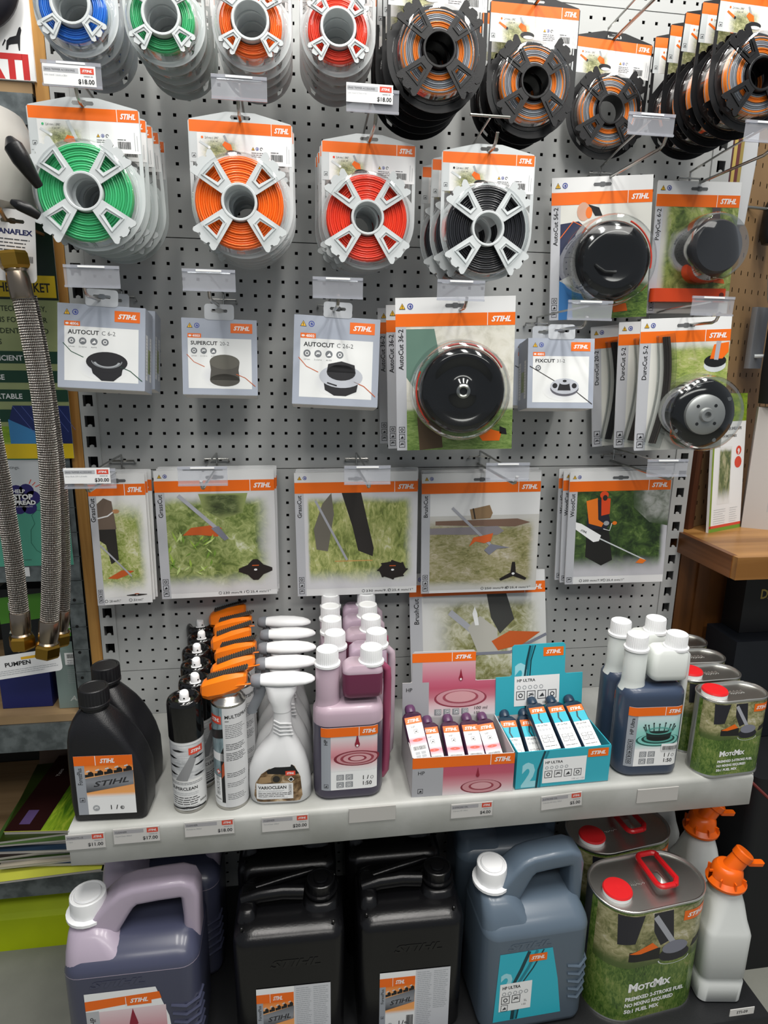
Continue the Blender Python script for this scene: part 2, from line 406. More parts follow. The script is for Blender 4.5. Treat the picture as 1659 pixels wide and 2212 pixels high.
def upright(cx, w):
    g = G(); a, b = cx-8.5, cx+8.5; z1 = -1380
    for k in range(-16, 43):
        z = -768+37.5*k-3; c, d = z-10.2, z+10.2
        hole = [(a, c), (a+4.5, c), (a+5, c+3.6), (a+8.5, c+5.2), (a+12, c+3.6), (a+12.5, c), (b, c), (b, d), (a, d)]
        g.plate([(cx-w/2, z-18.75), (cx+w/2, z-18.75), (cx+w/2, z+18.75), (cx-w/2, z+18.75)], [hole], 2.5, BOARD)
    g.box(cx-w/2, cx-w/2+1.5, 0, 30, -1380, 820, BOARD); g.box(cx+w/2-1.5, cx+w/2, 0, 30, -1380, 820, BOARD)
    return g.mesh('slotted_upright', smooth=False)
thing('slotted_upright', upright(-355, 30), 0, -.5, 0, 'pale grey slotted steel upright on the left edge of the display bay', 'upright', 'slotted uprights')
thing('slotted_upright', upright(834, 38), 0, -.5, 0, 'pale grey slotted steel upright on the right edge of the display bay', 'upright', 'slotted uprights')
thing('shade_sheet', G().box(-370, 853, 32, 36, -1490, 820, DARK).mesh('shade_sheet'), 0, 0, 0, 'dark sheet added for the shade behind the holes of the perforated panels', 'shade sheet')
PINE = wood('pine_trim', '#b98a48', '#96662a', 2, 60)
thing('timber_strip', G().box(-392, -371, -3, 30, -1480, 820, PINE).mesh('timber_strip'), 0, 0, 0, 'orange varnished pine strip running down beside the left upright', 'timber trim')

# ---- the white shelf
def profile(pts, x0, x1, m): return G().loft([[(x, a, b) for a, b in pts] for x in (x0, x1)], m)
SP = [(-1, -922), (-1, -930), (-327, -930), (-329, -986), (-333.5, -986), (-335, -984), (-335, -931), (-333.5, -926), (-329, -922.6), (-323, -922)]
sh = profile(SP, -345, 828, SHELFM); sh.box(-345, -343.4, -333, -1, -982, -922.3, SHELFM); sh.box(826.4, 828, -333, -1, -982, -922.3, SHELFM)
thing('metal_shelf', sh.mesh('metal_shelf'), 0, 0, 0, 'white painted steel shelf with a deep front lip holding the bottles', 'shelf')
BSH = mat('black_shelf_paint', '#1b1c1e', .45, bump=(500, .2))
ZL = -1365
bs = profile([(-1, ZL), (-1, ZL-6), (-424, ZL-6), (-424, ZL-48), (-430, ZL-48), (-430, ZL-4), (-427, ZL)], -352, 862, BSH)
thing('base_shelf', [('deck', bs.mesh('deck')), ('plinth', G().box(-345, 850, -400, -20, -FZ, ZL-48, BSH).mesh('plinth'))], 0, 0, 0, 'black steel base shelf under the canisters', 'shelf')

# ================================================================ hanging goods
def hook(x, z, label, L=228, holder=None, t_only=False, back=36):
    """steel prong with an upturned tip and a ticket arm above it"""
    pr = G().tube([(0, 2, 0), (0, -L+18, 0), (0, -L+8, 3), (0, -L, 15)], 2.6, STEEL, 8)
    br = G().tube([(-22, 3, 10), (-22, -8, 12), (-22, -9, 16), (22, -9, 16), (22, -8, 12), (22, 3, 10)], 1.9, STEEL, 6)
    br.tube([(0, 1, 0), (0, -9, 2), (0, -9, 28)], 1.9, STEEL, 6)
    hx = 0 if holder is None else holder
    ar = G().tube([(0, -9, 27), (hx*.5, -L*.5, 30), (hx, -L-4, 32)], 1.8, STEEL, 6)
    ar.tube([(hx-30, -L-5, 34), (hx+30, -L-5, 34)], 1.8, STEEL, 6)
    parts = [('prong', pr.mesh('prong')), ('bracket', br.mesh('bracket')), ('ticket_arm', ar.mesh('ticket_arm'))]
    if not t_only:
        h = G(); w = 75
        h._q([(-w/2, 0, 0), (w/2, 0, 0), (w/2, 1, -24), (-w/2, 1, -24)], [(0, 1, 2, 3)], HOLD)
        h.box(-w/2, w/2, -1.2, 1.6, -.5, 3.5, HOLD); h.box(-w/2, w/2, -1.5, 1.2, -27, -24, HOLD); h.box(-18, 18, -2, 0, 0, 2.6, WHT)
        parts.append(('label_holder', h.xf(Matrix.Translation((hx, -L-8, 36))).mesh('label_holder', smooth=False), [], 'clear plastic label holder'))
    return thing('display_hook', parts, x, -1, z, label, 'hook', 'display hooks')
def ticket_mesh(price, line1, line2, w=66, h=24, grey=True):
    g = G(); g.box(-w/2, w/2, 0, .5, 0, h, WHT); f = flat(y=-.1)
    p = G()
    p.rect(-w/2+1, h-9, w*.66, 5.6, GREY, 1); p.text(line1, -w/2+2, h-7.6, 2.6, INK, 2, w=w*.58)
    p.brand(w/2-19, h-9.5, 17, 7, 1, RED); p.text(line2, -w/2+2, h-13.5, 2, LGREY, 2); p.fine(w/2-15, h-12.6, 12, 1, 2, LGREY, 2, .9)
    p.text(price, w/2-2, 3, 5.4, BLK, 2, bold=.02, al='r')
    return g.add(p, f).mesh('price_ticket', smooth=False)

# ---- hanging cards for line reels
CARD_G = mat('card_plastic_grey', '#c6cbcc', .35); CARD_B = mat('card_plastic_black', '#17181a', .35)
GRASS = ['#3e5520', '#7c9a35', '#b9c76b', '#e4e6cf']
PH_STRIP = photo('photo_lawn_strip', ['#4a4a30', '#7f8458', '#b6b68a', '#dcdccc'], 9, (1.6, 1), (.3, .35, 0, .5))
def euro(w=26, z=0):
    return [(-w/2, z-2.6), (-5, z-2.6), (-3, z-4), (3, z-4), (5, z-2.6), (w/2, z-2.6), (w/2+1.6, z), (w/2, z+2.6), (5, z+2.6), (3, z+4), (-3, z+4), (-5, z+2.6), (-w/2, z+2.6), (-w/2-1.6, z)]
def reel_card(w, h, dark, dot, tool, big=True, cut=True):
    hw = w/2; a = 20 if big else 16; ap = 12; cz = -(h-hw)
    out = [(-hw+3, .5), (-a, ap), (a, ap), (hw-3, .5), (hw, -2.5)]
    out += [(hw*math.cos(t), cz-hw*math.sin(t)) for t in [PI*i/26 for i in range(27)]] + [(-hw, -2.5)]
    out = out[::-1]
    holes = [euro(26, 5), circ(0, cz, 21, n=24)]
    R = hw*.97
    if cut:
        q = hw*.93
        holes.append([(q, cz+hw*.38), (q, cz+hw*.82), (q-3, cz+hw*.88), (hw*.58, cz+hw*.93), (hw*.55, cz+hw*.86)])
        holes.append([(-q, cz+hw*.38), (-q, cz+hw*.82), (-q+3, cz+hw*.88), (-hw*.58, cz+hw*.93), (-hw*.55, cz+hw*.86)])
        for sg in (1, -1): holes.append([(sg*hw*.52, cz-hw*.58), (sg*hw*.72, cz-hw*.42), (sg*hw*.66, cz-hw*.66), (sg*hw*.56, cz-hw*.74)])
    g = G().plate(out, holes, 1.2, CARD_B if dark else CARD_G)
    p = G(); k = w/154
    p.rect(-hw+1.5, -58*k, w-3, 57*k, WHT, 1)
    p.rect(-hw+1.5, -17*k, w-3, 16*k, ORG, 2); p.rect(hw-32*k, -17*k, .8, 16*k, WHT, 3); p.brand(hw-31*k, -18*k, 29*k, 17*k, 3)
    p.rect(-hw+1.5, -58*k, 11*k, 41*k, CARD_G, 2); p.icon(-hw+4*k, -52*k, 6*k, INK, 3, 2, True)
    p.rect(-hw+13*k, -57.5*k, 70*k, 40*k, PH_STRIP, 2)
    # the round swatch, the tool and the cutting deck of the small picture
    p.poly(circ(-hw+20*k, -24*k, 1.7*k, n=10), dot, 4); p.text('2,4 mm / .095"', -hw+24*k, -25.5*k, 3*k, INK, 4, w=20*k); p.text('31 m / 99\'', -hw+32*k, -30*k, 2.4*k, INK, 4, w=11*k)
    lc = ORG if dark else PALEP
    p.poly([(-hw+15*k, -31*k), (-hw+17*k, -28.5*k), (-hw+31*k, -36*k), (-hw+29*k, -39*k)], lc, 4); p.poly(circ(-hw+30*k, -37.5*k, 2*k, n=10), WHT if not dark else BLK, 5)
    cx, cz2 = -hw+60*k, -42*k
    if tool == 0:
        p.line([(cx-6*k, cz2+24*k), (cx+4*k, cz2)], 5*k, PALEP, 4); p.poly([(cx-14*k, cz2-4*k), (cx-8*k, cz2+5*k), (cx+1*k, cz2+3*k), (cx+3*k, cz2-5*k)], ORG, 5); p.poly(circ(cx+5*k, cz2-5*k, 7*k, 2.6*k, 12), BLK, 4)
    else:
        p.line([(cx-8*k, cz2+22*k), (cx+2*k, cz2+2*k)], 3*k, LGREY, 4); p.poly([(cx-11*k, cz2+9*k), (cx-7*k, cz2+14*k), (cx+2*k, cz2+10*k), (cx+4*k, cz2+2*k), (cx-4*k, cz2+2*k)], ORG, 5)
        p.poly(circ(cx+5*k, cz2-3*k, 12*k, 5*k, 16), BLK, 5); p.poly(circ(cx+7*k, cz2-6*k, 9*k, 2.6*k, 14), PALEP, 6)
    p.warn(hw-62*k, -38*k, 4.6*k, 3); p.ring(hw-47*k, -35.8*k, 1.4*k, 2.2*k, INK, 3, a1=5)
    p.fine(hw-62*k, -42*k, 24*k, 4, 2.6*k, INK, 3, .8*k, seed=2); p.barcode(hw-33*k, -52*k, 18*k, 9.5*k, BLK, 3); p.fine(hw-33*k, -40.4*k, 12*k, 1, 2, INK, 3, .9*k)
    for i in range(2): p.line([(hw-(9-3.4*i)*k, -54*k), (hw-(9-3.4*i)*k, -(30+4*i)*k)], .6*k, LGREY, 3)
    return g.add(p, flat(y=-1.3)).mesh('card'), cz
def spool(rc, rarm, ri, m, depth=30, clipped=False):
    """open hub and four flat arms with windows; sits in front of the card, axis along y"""
    g = G(); ro = ri+4
    g.lathe([(ro, -2), (ro, -depth), (ro-.8, -depth-1), (ri+.8, -depth-1), (ri, -depth), (ri, -2)], m, 32, axis='y', cap=(0, 0))
    for q in range(4):
        M = Matrix.Rotation(math.radians(45+90*q), 4, 'Y'); r0, r1 = ro-1.5, rarm; a, b = 10*rarm/76, 21*rarm/76
        out = [(r0, -a), (r1-4, -b), (r1-1, -b+1.5), (r1, -b+4), (r1-3, -b*.52), (r1-5.5, -b*.48), (r1-4.4, -b*.36), (r1-1.5, -b*.34), (r1+1, -2), (r1-1, b*.3), (r1-4.6, b*.34), (r1-5.2, b*.46), (r1-2, b*.5), (r1, b-4), (r1-1, b-1.5), (r1-4, b), (r0, a)]
        w0, w1 = r0+(r1-r0)*.26, r0+(r1-r0)*.62
        hole = [(w0, -a*.32), (w1, -b*.42), (w1, b*.42), (w0, a*.32)]
        o2 = [(w0-4, -a*.32-3.6), (w1+4, -b*.42-4), (w1+4, b*.42+4), (w0-4, a*.32+3.6)]
        t = G().plate(out, [hole], 2.4, m); t.plate(o2, [[(w0-2.8, -a*.32-2.4), (w1+2.6, -b*.42-2.8), (w1+2.6, b*.42+2.8), (w0-2.8, a*.32+2.4)]], 3.6, m)
        t.plate(out, [hole], 2, m)
        t.v = [(x, y-depth+2, z) for x, y, z in t.v]; g.add(t.xf(M), lambda *p: p)
    t = G().lathe([(ro, -1), (rarm*.9, -1), (rarm*.9, -2.6), (ro, -2.6)], m, 32, axis='y', cap=(0, 0)); g.add(t, lambda *p: p)
    return g.mesh('spool', ang=30)
def coil(ri, ro, depth, ms, rr_=3.1):
    """wound trimmer line: visible wraps as rounded ridges on the face and the rim"""
    g = G(); n = max(6, int((ro-ri)/rr_/1.0)); st = (ro-ri)/n; prof = [(ri, -3)]; mm = [ms[0]]; rd = random.Random(7)
    for i in range(n):
        c = ri+st*(i+.5); q = ms[rd.randrange(len(ms))]; dz = rd.uniform(-.9, .9)-2.5*(i/n)**3
        for t in (-1, -.5, 0, .5, 1): prof.append((c+t*st*.5, -depth+5.5+abs(t)**2*1.3-dz)); mm.append(q)
    for i in range(6):
        q = ms[rd.randrange(len(ms))]
        for t in (0, .5, 1): prof.append((ro+math.sin(PI*t)*.9, -depth+8+(depth-12)*(i+t)/6)); mm.append(q)
    mm = mm[1:]+[ms[0]]
    return g.lathe(prof, ms[0], 40, axis='y', cap=(0, 0), mats=mm).mesh('line_coil', ang=80)
def blister(r, d):
    g = G().lathe([(r+5, -1.6), (r+1.5, -2), (r, -4), (r-1.5, -d+5), (r-5, -d), (r-13, -d)], CLR, 40, axis='y', cap=(0, 0)); return g.mesh('clear_cover', ang=60)
LINE = {'green': ['#43b878', '#3aab6c'], 'orange': ['#f8701c', '#f06614'], 'red': ['#ee4228', '#e43a24'], 'black': ['#26272c', '#1e1f23'], 'blue': ['#2a78dc', '#226bcd'], 'grey': ['#d8741c', '#777c84', '#3a3b42', '#8d929a', '#e88022']}
def reel_parts(colour, size):
    ms = [mat('line_%s_%d' % (colour, i), c, .3, coat=.3) for i, c in enumerate(LINE[colour])]
    dot = ms[0]
    if size == 'large': c, cz = reel_card(149, 187, False, dot, 1 if colour != 'green' else 0); sp = spool(66, 77, 22, PALEP, 25); co = coil(27, 63, 23, ms); bl = blister(69, 28)
    elif size == 'small': c, cz = reel_card(110, 148, False, dot, 1, False); sp = spool(42, 51, 22, PALEP, 25); co = coil(27, 42, 22, ms, 2.6); bl = blister(49, 27)
    else: c, cz = reel_card(148, 190, True, ORG, 1 if colour != 'x' else 0); sp = spool(52, 71, 20.5, BLKP, 26); co = coil(25, 53, 24, ms, 2.4); bl = blister(60, 28)
    for me in (sp, co, bl):
        for v in me.vertices: v.co.z += (cz*S); v.co.x -= (4*S if size == 'large' else 1.5*S)
    sub = [('card', c), ('line_coil', co), ('spool', sp), ('clear_cover', bl, [], 'clear blister cover')]
    return sub, cz, {'large': 26, 'small': 26, 'black': 27}[size]
REELS = [ # colour, size, description, hub pixel, card y, count, spacing, roll, drift x, where
 ('blue', 'small', 'small blue line reel', (145.6, 4), -186, 5, 31, 1.5, 0, 'top row, left end'),
 ('green', 'small', 'small green line reel', (342.6, 28.7), -178, 5, 30, 1.5, 1.5, 'top row'),
 ('orange', 'small', 'small orange line reel', (539, 41), -190, 5, 30, .5, 1, 'top row'),
 ('red', 'small', 'small red line reel', (730, 57), -169, 5, 29, .5, 0, 'top row'),
 ('grey', 'black', 'twisted orange-grey line reel on black card', (949, 104), -201, 5, 31, .5, -3, 'leftmost black-card hook'),
 ('grey', 'black', 'twisted orange-grey line reel on black card', (1157.8, 175), -123, 3, 33, 0, -4, 'second black-card hook'),
 ('grey', 'black', 'lone orange-grey twisted line reel on black card hanging close to the panel', (1326, 235), -34, 1, 30, -2, 0, ''),
 ('grey', 'black', 'twisted orange-grey line reel on black card', (1653, 158), -206, 5, 37, -1.5, -5, 'top right corner'),
 ('green', 'large', 'large green line reel on grey card', (177, 412.5), -200, 5, 32, .6, 3, 'second row'),
 ('orange', 'large', 'large orange line reel on grey card', (516.6, 435.7), -188, 5, 30, 0, 1, 'second row'),
 ('red', 'large', 'large red line reel on grey card', (794.5, 469), -145, 4, 30, 0, -2, 'second row'),
 ('black', 'large', 'large black line reel on grey card', (1053.8, 493), -190, 3, 44, .5, -7, 'second row')]
CACHE = {}; HOOKX = []
for colr, size, desc, hub, y, n, sp_, roll, dx, wh in REELS:
    if (colr, size) not in CACHE: CACHE[colr, size] = reel_parts(colr, size)
    pp, cz, dep = CACHE[colr, size]; rd = random.Random(len(desc)*7+n)
    h = at(hub[0], hub[1], y=y-dep); x, z = h.x+(4 if size == 'large' else 1.5), h.z-cz; HOOKX.append((x, z+5))
    for k in range(n):
        lab = desc if n == 1 else desc+', '+(ORD[k]+' of its stack' if k == 0 else ORD[k]+' from the front')+', '+wh
        jr = 0 if k == 0 else rd.uniform(-1.6, 1.6)
        thing('line_reel', pp, x+dx*k+(0 if k == 0 else rd.uniform(-2, 2)), y+sp_*k, z, lab, 'trimmer line reel', colr+' '+size+' line reels'+(', '+wh if wh else ''), ry=-roll+jr, rz=0 if k == 0 else rd.uniform(-1.5, 1.5))
for i, lab in enumerate(['hook of the small blue reels at the top left', 'hook of the small green reels', 'hook of the small orange reels', 'hook of the small red reels', 'hook of the leftmost black-carded reels in the top row', 'hook of the second column of black-carded reels', 'long bare hook rising over the lone black-carded reel', 'hook of the black-carded reels in the top right corner']):
    hook(HOOKX[i][0], HOOKX[i][1]-3, 'steel '+lab, t_only=True, L=225 if i != 1 else 215)
HX = [(HOOKX[i][0], HOOKX[i][1]-3) for i in (8, 9, 10, 11)]
# holders of the top row hang lower, in front of the second row
for (x, z, lab, hx, em, *z2) in [(*HX[0], 'steel hook through the large green reels', -1, 0, 0), (*HX[1], 'steel hook through the large orange reels', 3, 0, 0), (*HX[2], 'steel hook through the large red reels', -6, 0, 0), (*HX[3], 'steel hook with a bare cross bar above the large black reels', -14, 1, 0),
      (588, 124, 'long steel hook above the big round mowing head blister', -32, 0, 0), (768, 125, 'long steel hook above the blister with an orange bar', -20, 0, 0),
      (-280, -119, 'steel hook through the leftmost silver box', 15, 0, 0), (-106, -119, 'steel hook through the narrow silver box', 2, 0, 0), (84, -124, 'steel hook through the silver box with a round silver-rimmed head', -1, 0, 0), (284, -122, 'steel hook through the tall blister packs in the third row', -12, 0, 0), (484, -146, 'steel hook through the silver box at the right', 0, 0, 0), (715, -134, 'steel hook through the blister packs with black strips', -20, 0, 0),
      (-303, -409, 'steel hook through the narrow blade packets', 10, 0, 0), (-131, -407, 'steel hook through the packets with a four-pointed blade', 4, 0, 0), (135, -408, 'steel hook through the packets with a toothed round blade', -5, 0, 0), (384, -405, 'steel hook through the packets with a three-armed blade', -20, 0, 0), (669, -401, 'steel hook through the packets with an orange-clad worker', -20, 0, 0)]:
    hook(x, z, lab, holder=hx, t_only=bool(em))
TK = [(-268, 143, '$18.00', 'GRASS TRIMMER ACCESSORIES', 'Line round 1.6mm x 20m', 'price ticket in a clear holder under the blue reels at the left'), (131, 148, '$18.00', 'GRASS TRIMMER ACCESSORIES', 'Line round 2.7mm x 9m', 'price ticket in a clear holder under the small red reels'), (-293, -393, '$30.00', 'GRASS TRIMMER ACCESSORIES', 'Grass Blade 230-2 (4 teeth)', 'price ticket in front of the narrow blade packets')]
for x, z, p_, a, b, lab in TK: thing('price_ticket', ticket_mesh(p_, a, b), x-3, -238.8, z+1, lab, 'price ticket', rx=1)

# ---- printed cards and boxes
def card_print(w, h, name, art, band=(24, 19), icons=3, dims=None, warn=True, stripe=16, sil=False, nh=8.2):
    """x from -w/2, z from 0 (bottom) to h"""
    p = G(); x0 = -w/2; b1 = h-band[0]; b0 = b1-band[1]
    p.rect(x0, 0, w, h, PAPER, 1)
    art(p, x0+stripe, 0, w-stripe, b0)
    p.rect(x0, 0, stripe, b0, SIL if sil else mat('stripe_grey', '#b6b8bd', .4), 3)
    p.rect(x0, b0, w, band[1], ORG, 4); lw = min(44, w*.36)
    p.rect(x0+w-lw-1.2, b0, 1, band[1], WHT, 5); p.brand(x0+w-lw, b0, lw-1, band[1], 5)
    if warn: p.warn(x0+6, b1+band[0]*.28, band[0]*.38, 5)
    p.text(name, x0+stripe*.72, b0-4, nh, BLK, 5, bold=.012, rot=-PI/2*-1, al='r')
    for i in range(icons): p.icon(x0+stripe*.2, 5+i*stripe*.72, stripe*.6, BLK, 5, i+1, True)
    if dims:
        p.ring(x0+w*dims[2], 7.4, 2.3, 3, INK, 6, n=12); p.text(dims[0], x0+w*dims[2]+5, 5, 4.6, BLK, 6, w=w*.21)
        p.ring(x0+w*dims[3], 7.4, 2.3, 3, INK, 6, n=12); p.text(dims[1], x0+w*dims[3]+5, 5, 4.6, BLK, 6, w=w*.18)
    return p
def ph(p, key, x, z, w, h, cols, l=2, **k): p.rect(x, z, w, h, photo(key, cols, **k), l)
LEAF = ['#333f22', '#6a7c3c', '#a3ad6e', '#d8dac8']
STRAW = ['#4f5a2a', '#8c9a4c', '#bdbd80', '#d9d7c2']
SHAFT = mat('ink_shaft_grey', '#a6a8b0', .4); TROU = mat('ink_trousers', '#2a2724', .5); RUST = mat('ink_guard_orange', '#c25a26', .45)
def blade(p, cx, cz, r, kind, sq=.62):
    """the dark cutting blade printed at the lower corner"""
    pts = []
    if kind == 'four': 
        for i in range(4):
            a = i*PI/2; 
            for da, rr_ in ((-.14, 1), (.14, 1), (.4, .8), (PI/4, .66), (PI/2-.4, .8)): pts.append((a+da, rr_))
    elif kind == 'two':
        for da, rr_ in ((-.1, 1), (.1, 1), (1.1, .42), (2.0, .42), (PI-.1, 1), (PI+.1, 1), (PI+1.1, .42), (PI+2.0, .42)): pts.append((da, rr_))
        sq = .28
    elif kind == 'saw':
        for i in range(8):
            a = i*PI/4
            for da, rr_ in ((0, 1.0), (.1, .98), (.12, .86), (.5, .86), (.7, .93)): pts.append((a+da, rr_))
    else:
        sq = .8
        for i in range(3):
            a = PI/2+i*2*PI/3
            for da, rr_ in ((-.1, .98), (.1, .98), (.3, .5), (PI/3, .2), (2*PI/3-.3, .5)): pts.append((a+da, rr_))
    P = [(cx+r*k*math.cos(a), cz+r*sq*k*math.sin(a)) for a, k in pts]
    p.poly(P, mat('ink_blade', '#231d1b', .45), 7); p.poly(circ(cx, cz, r*.1, r*.1*sq, 10), WHT, 8)
    if kind != 'tri': p.rect(cx-r*.2, cz+r*sq*.36, r*.4, r*.06, RUST, 8)
def art_grassN(p, x, z, w, h):
    ph(p, 'photo_mown_verge', x, z+14, w, h-14, ['#56602e', '#8c9c4a', '#c2c48c', '#dcdccf'], scale=10, streak=(1, 2.2), fade=(0, .25, .2, .25))
    p.poly([(x, h*.93), (x+w*.14, h*.98), (x+w*.3, h*.95), (x+w*.36, h*.7), (x, h*.66)], mat('ink_jacket_brown', '#6b5c50', .5), 3)
    p.poly([(x, h*.7), (x+w*.34, h*.7), (x+w*.36, h*.42), (x+w*.2, h*.38), (x+w*.12, h*.56), (x, h*.6)], TROU, 4)
    p.line([(x-1, h*.8), (x+w*.2, h*.82), (x+w*.33, h*.86)], 2.4, PAPER, 5); p.poly(circ(x+w*.37, h*.86, 6, 4, 10), mat('ink_glove', '#c08a5c', .5), 5)
    p.line([(x, h*.56), (x+w*.6, h*.26)], 3, SHAFT, 5); p.poly([(x+w*.1, h*.25), (x+w*.4, h*.32), (x+w*.66, h*.31), (x+w*.5, h*.27), (x+w*.3, h*.24)], RUST, 4); blade(p, x+w*.68, 17, 18, 'two')
def art_grass2(p, x, z, w, h):
    ph(p, 'photo_nettles', x, z+10, w, h-10, LEAF, scale=12, fade=(0, .2, .2, .14), paper='#cfcfd0')
    p.poly([(x+w*.14, h*.6), (x+w*.22, h*.67), (x+w*.42, h*.69), (x+w*.5, h*.66), (x+w*.46, h*.58), (x+w*.3, h*.6)], RUST, 4)
    p.poly([(x+w*.3, h*.98), (x+w*.75, h*.98), (x+w*.7, h*.8), (x+w*.5, h*.74), (x+w*.34, h*.84)], photo('photo_dark_shrub', ['#2c331e', '#4f5c34', '#8a9464'], scale=7, fade=(.3, .3, .3, .1), paper='#8e9a5e'), 3); p.line([(x+w*.12, h*.97), (x+w*.45, h*.66)], 7, SHAFT, 5); p.poly([(x+w*.4, h*.66), (x+w*.47, h*.68), (x+w*.56, h*.56), (x+w*.52, h*.54)], mat('ink_gear_grey', '#7d7f8c', .4), 6)
    rd = random.Random(5)
    for i in range(26):
        a, b = x+rd.uniform(0, w*.42), rd.uniform(h*.2, h*.55); t = rd.uniform(.6, 2.5); L_ = rd.uniform(12, 26)
        p.poly([(a, b), (a+L_*.5*math.cos(t)-2, b+L_*.5*math.sin(t)), (a+L_*math.cos(t), b+L_*math.sin(t)), (a+L_*.5*math.cos(t)+3, b+L_*.45*math.sin(t))], mat('ink_leaf_%d' % (i % 3), ['#9ab84c', '#6f9338', '#c0d488'][i % 3], .45), 6+i % 3)
    blade(p, x+w*.8, h*.25, 32, 'four', .66)
def art_grass3(p, x, z, w, h):
    ph(p, 'photo_tall_grass', x, z+14, w, h-14, ['#4a5426', '#83904a', '#b8bb78', '#d9d9c2'], scale=9, streak=(2.6, 1), rot=.35, fade=(.05, .12, .22, .12), paper='#cfcfd2')
    p.poly([(x+w*.24, h*1.0), (x+w*.26, h*.8), (x+w*.2, h*.44), (x+w*.1, h*.46), (x+w*.08, h*.66), (x+w*.16, h*.9)], mat('ink_trousers_pale', '#6c685e', .5), 3)
    p.poly([(x+w*.33, h), (x+w*.5, h), (x+w*.56, h*.7), (x+w*.61, h*.46), (x+w*.6, h*.38), (x+w*.47, h*.44), (x+w*.42, h*.68)], TROU, 4)
    p.line([(x+w*.1, h*.93), (x+w*.37, h*.35)], 4.4, SHAFT, 5); p.line([(x+w*.26, h*.34), (x+w*.6, h*.34)], 2, mat('ink_straw', '#c89a58', .5), 4)
    blade(p, x+w*.78, h*.24, 31, 'saw', .66)
def art_brush(p, x, z, w, h):
    ph(p, 'photo_gravel_verge', x, z+6, w, h*.75, ['#5b5c36', '#8f8c5c', '#b3aa8c', '#cfc9ba'], scale=16, streak=(1, 1.5), fade=(.0, .1, .14, .2), paper='#c9c8c3')
    BR_ = mat('ink_log_brown', '#7b6152', .5); B2 = mat('ink_log_grey', '#8a8488', .5)
    p.poly([(x+w*.05, h*.73), (x+w*.8, h*.74), (x+w*.92, h*.7), (x+w*.78, h*.66), (x+w*.05, h*.69)], BR_, 4)
    p.poly([(x, h*.66), (x+w*.62, h*.67), (x+w*.68, h*.62), (x+w*.62, h*.58), (x, h*.6)], B2, 5)
    p.poly([(x+w*.36, h*.84), (x+w*.54, h*.88), (x+w*.57, h*.8), (x+w*.55, h*.75), (x+w*.38, h*.74)], mat('ink_mallet', '#8d7354', .5), 6); p.line([(x+w*.39, h*.85), (x+w*.41, h*.745)], 2.6, TROU, 7)
    p.line([(x+w*.2, h*.86), (x+w*.56, h*.48)], 5.4, SHAFT, 7)
    p.poly([(x+w*.36, h*.47), (x+w*.4, h*.56), (x+w*.5, h*.58), (x+w*.58, h*.6), (x+w*.56, h*.52), (x+w*.5, h*.5), (x+w*.42, h*.52)], mat('ink_guard_bright', '#d9642c', .45), 8)
    p.poly([(x+w*.5, h*.43), (x+w*.56, h*.49), (x+w*.74, h*.45), (x+w*.62, h*.44), (x+w*.55, h*.38)], mat('ink_gear_grey', '#7d7f8c', .4), 9); blade(p, x+w*.78, h*.18, 32, 'tri')
def art_wood(p, x, z, w, h):
    ph(p, 'photo_forest', x, z+16, w, h-16, ['#121c0e', '#24381c', '#46602c', '#8aa05c'], scale=9, fade=(0, .08, .25, .0), paper='#bfbfc4')
    p.poly([(x+w*.6, h), (x+w, h), (x+w, h*.62), (x+w*.8, h*.66), (x+w*.62, h*.82)], photo('photo_mist', ['#5c6656', '#a4a8a0', '#c4c6c4'], scale=4, fade=(.5, 0, .4, 0), paper='#46583a'), 3)
    OJ = mat('ink_jacket_orange', '#e4761e', .5); NV = mat('ink_navy', '#22222e', .5)
    p.poly([(x+w*.12, h*.9), (x+w*.3, h*.92), (x+w*.38, h*.66), (x+w*.3, h*.56), (x+w*.12, h*.6)], NV, 4); p.poly([(x+w*.1, h*.9), (x+w*.22, h*.93), (x+w*.24, h*.7), (x+w*.3, h*.66), (x+w*.28, h*.62), (x+w*.14, h*.66)], OJ, 5)
    p.poly([(x+w*.26, h*.94), (x+w*.36, h*.92), (x+w*.36, h*.76), (x+w*.27, h*.74)], mat('ink_orange_red', '#d9481c', .5), 5); p.poly(circ(x+w*.29, h*.96, 9, 8, 12), mat('ink_orange_red', '#d9481c', .5), 6); p.poly(circ(x+w*.3, h*.93, 5, 6, 10), TROU, 7)
    p.poly([(x+w*.12, h*.6), (x+w*.36, h*.6), (x+w*.42, h*.26), (x+w*.3, h*.2), (x+w*.12, h*.3)], mat('ink_dark_cloth', '#1a1a18', .5), 4)
    p.poly(circ(x+w*.33, h*.66, 6, 5, 10), LGREY, 7); p.poly(circ(x+w*.42, h*.66, 5, 4, 10), OJ, 6); p.line([(x+w*.3, h*.6), (x+w*.37, h*.58), (x+w*.39, h*.66)], 1.4, WHT, 7)
    p.poly([(x-1, h*.68), (x+w*.06, h*.66), (x+w*.28, h*.53), (x+w*.26, h*.47), (x+w*.2, h*.46), (x, h*.6)], WHT, 8); p.text('STIHL', x+w*.05, h*.585, 4, BLK, 9, bold=.03, ital=.3, rot=-.42)
    p.line([(x+w*.26, h*.5), (x+w*.78, h*.25)], 2.6, PALEP, 7); p.poly([(x+w*.68, h*.22), (x+w*.73, h*.27), (x+w*.8, h*.245), (x+w*.76, h*.21)], OJ, 8)
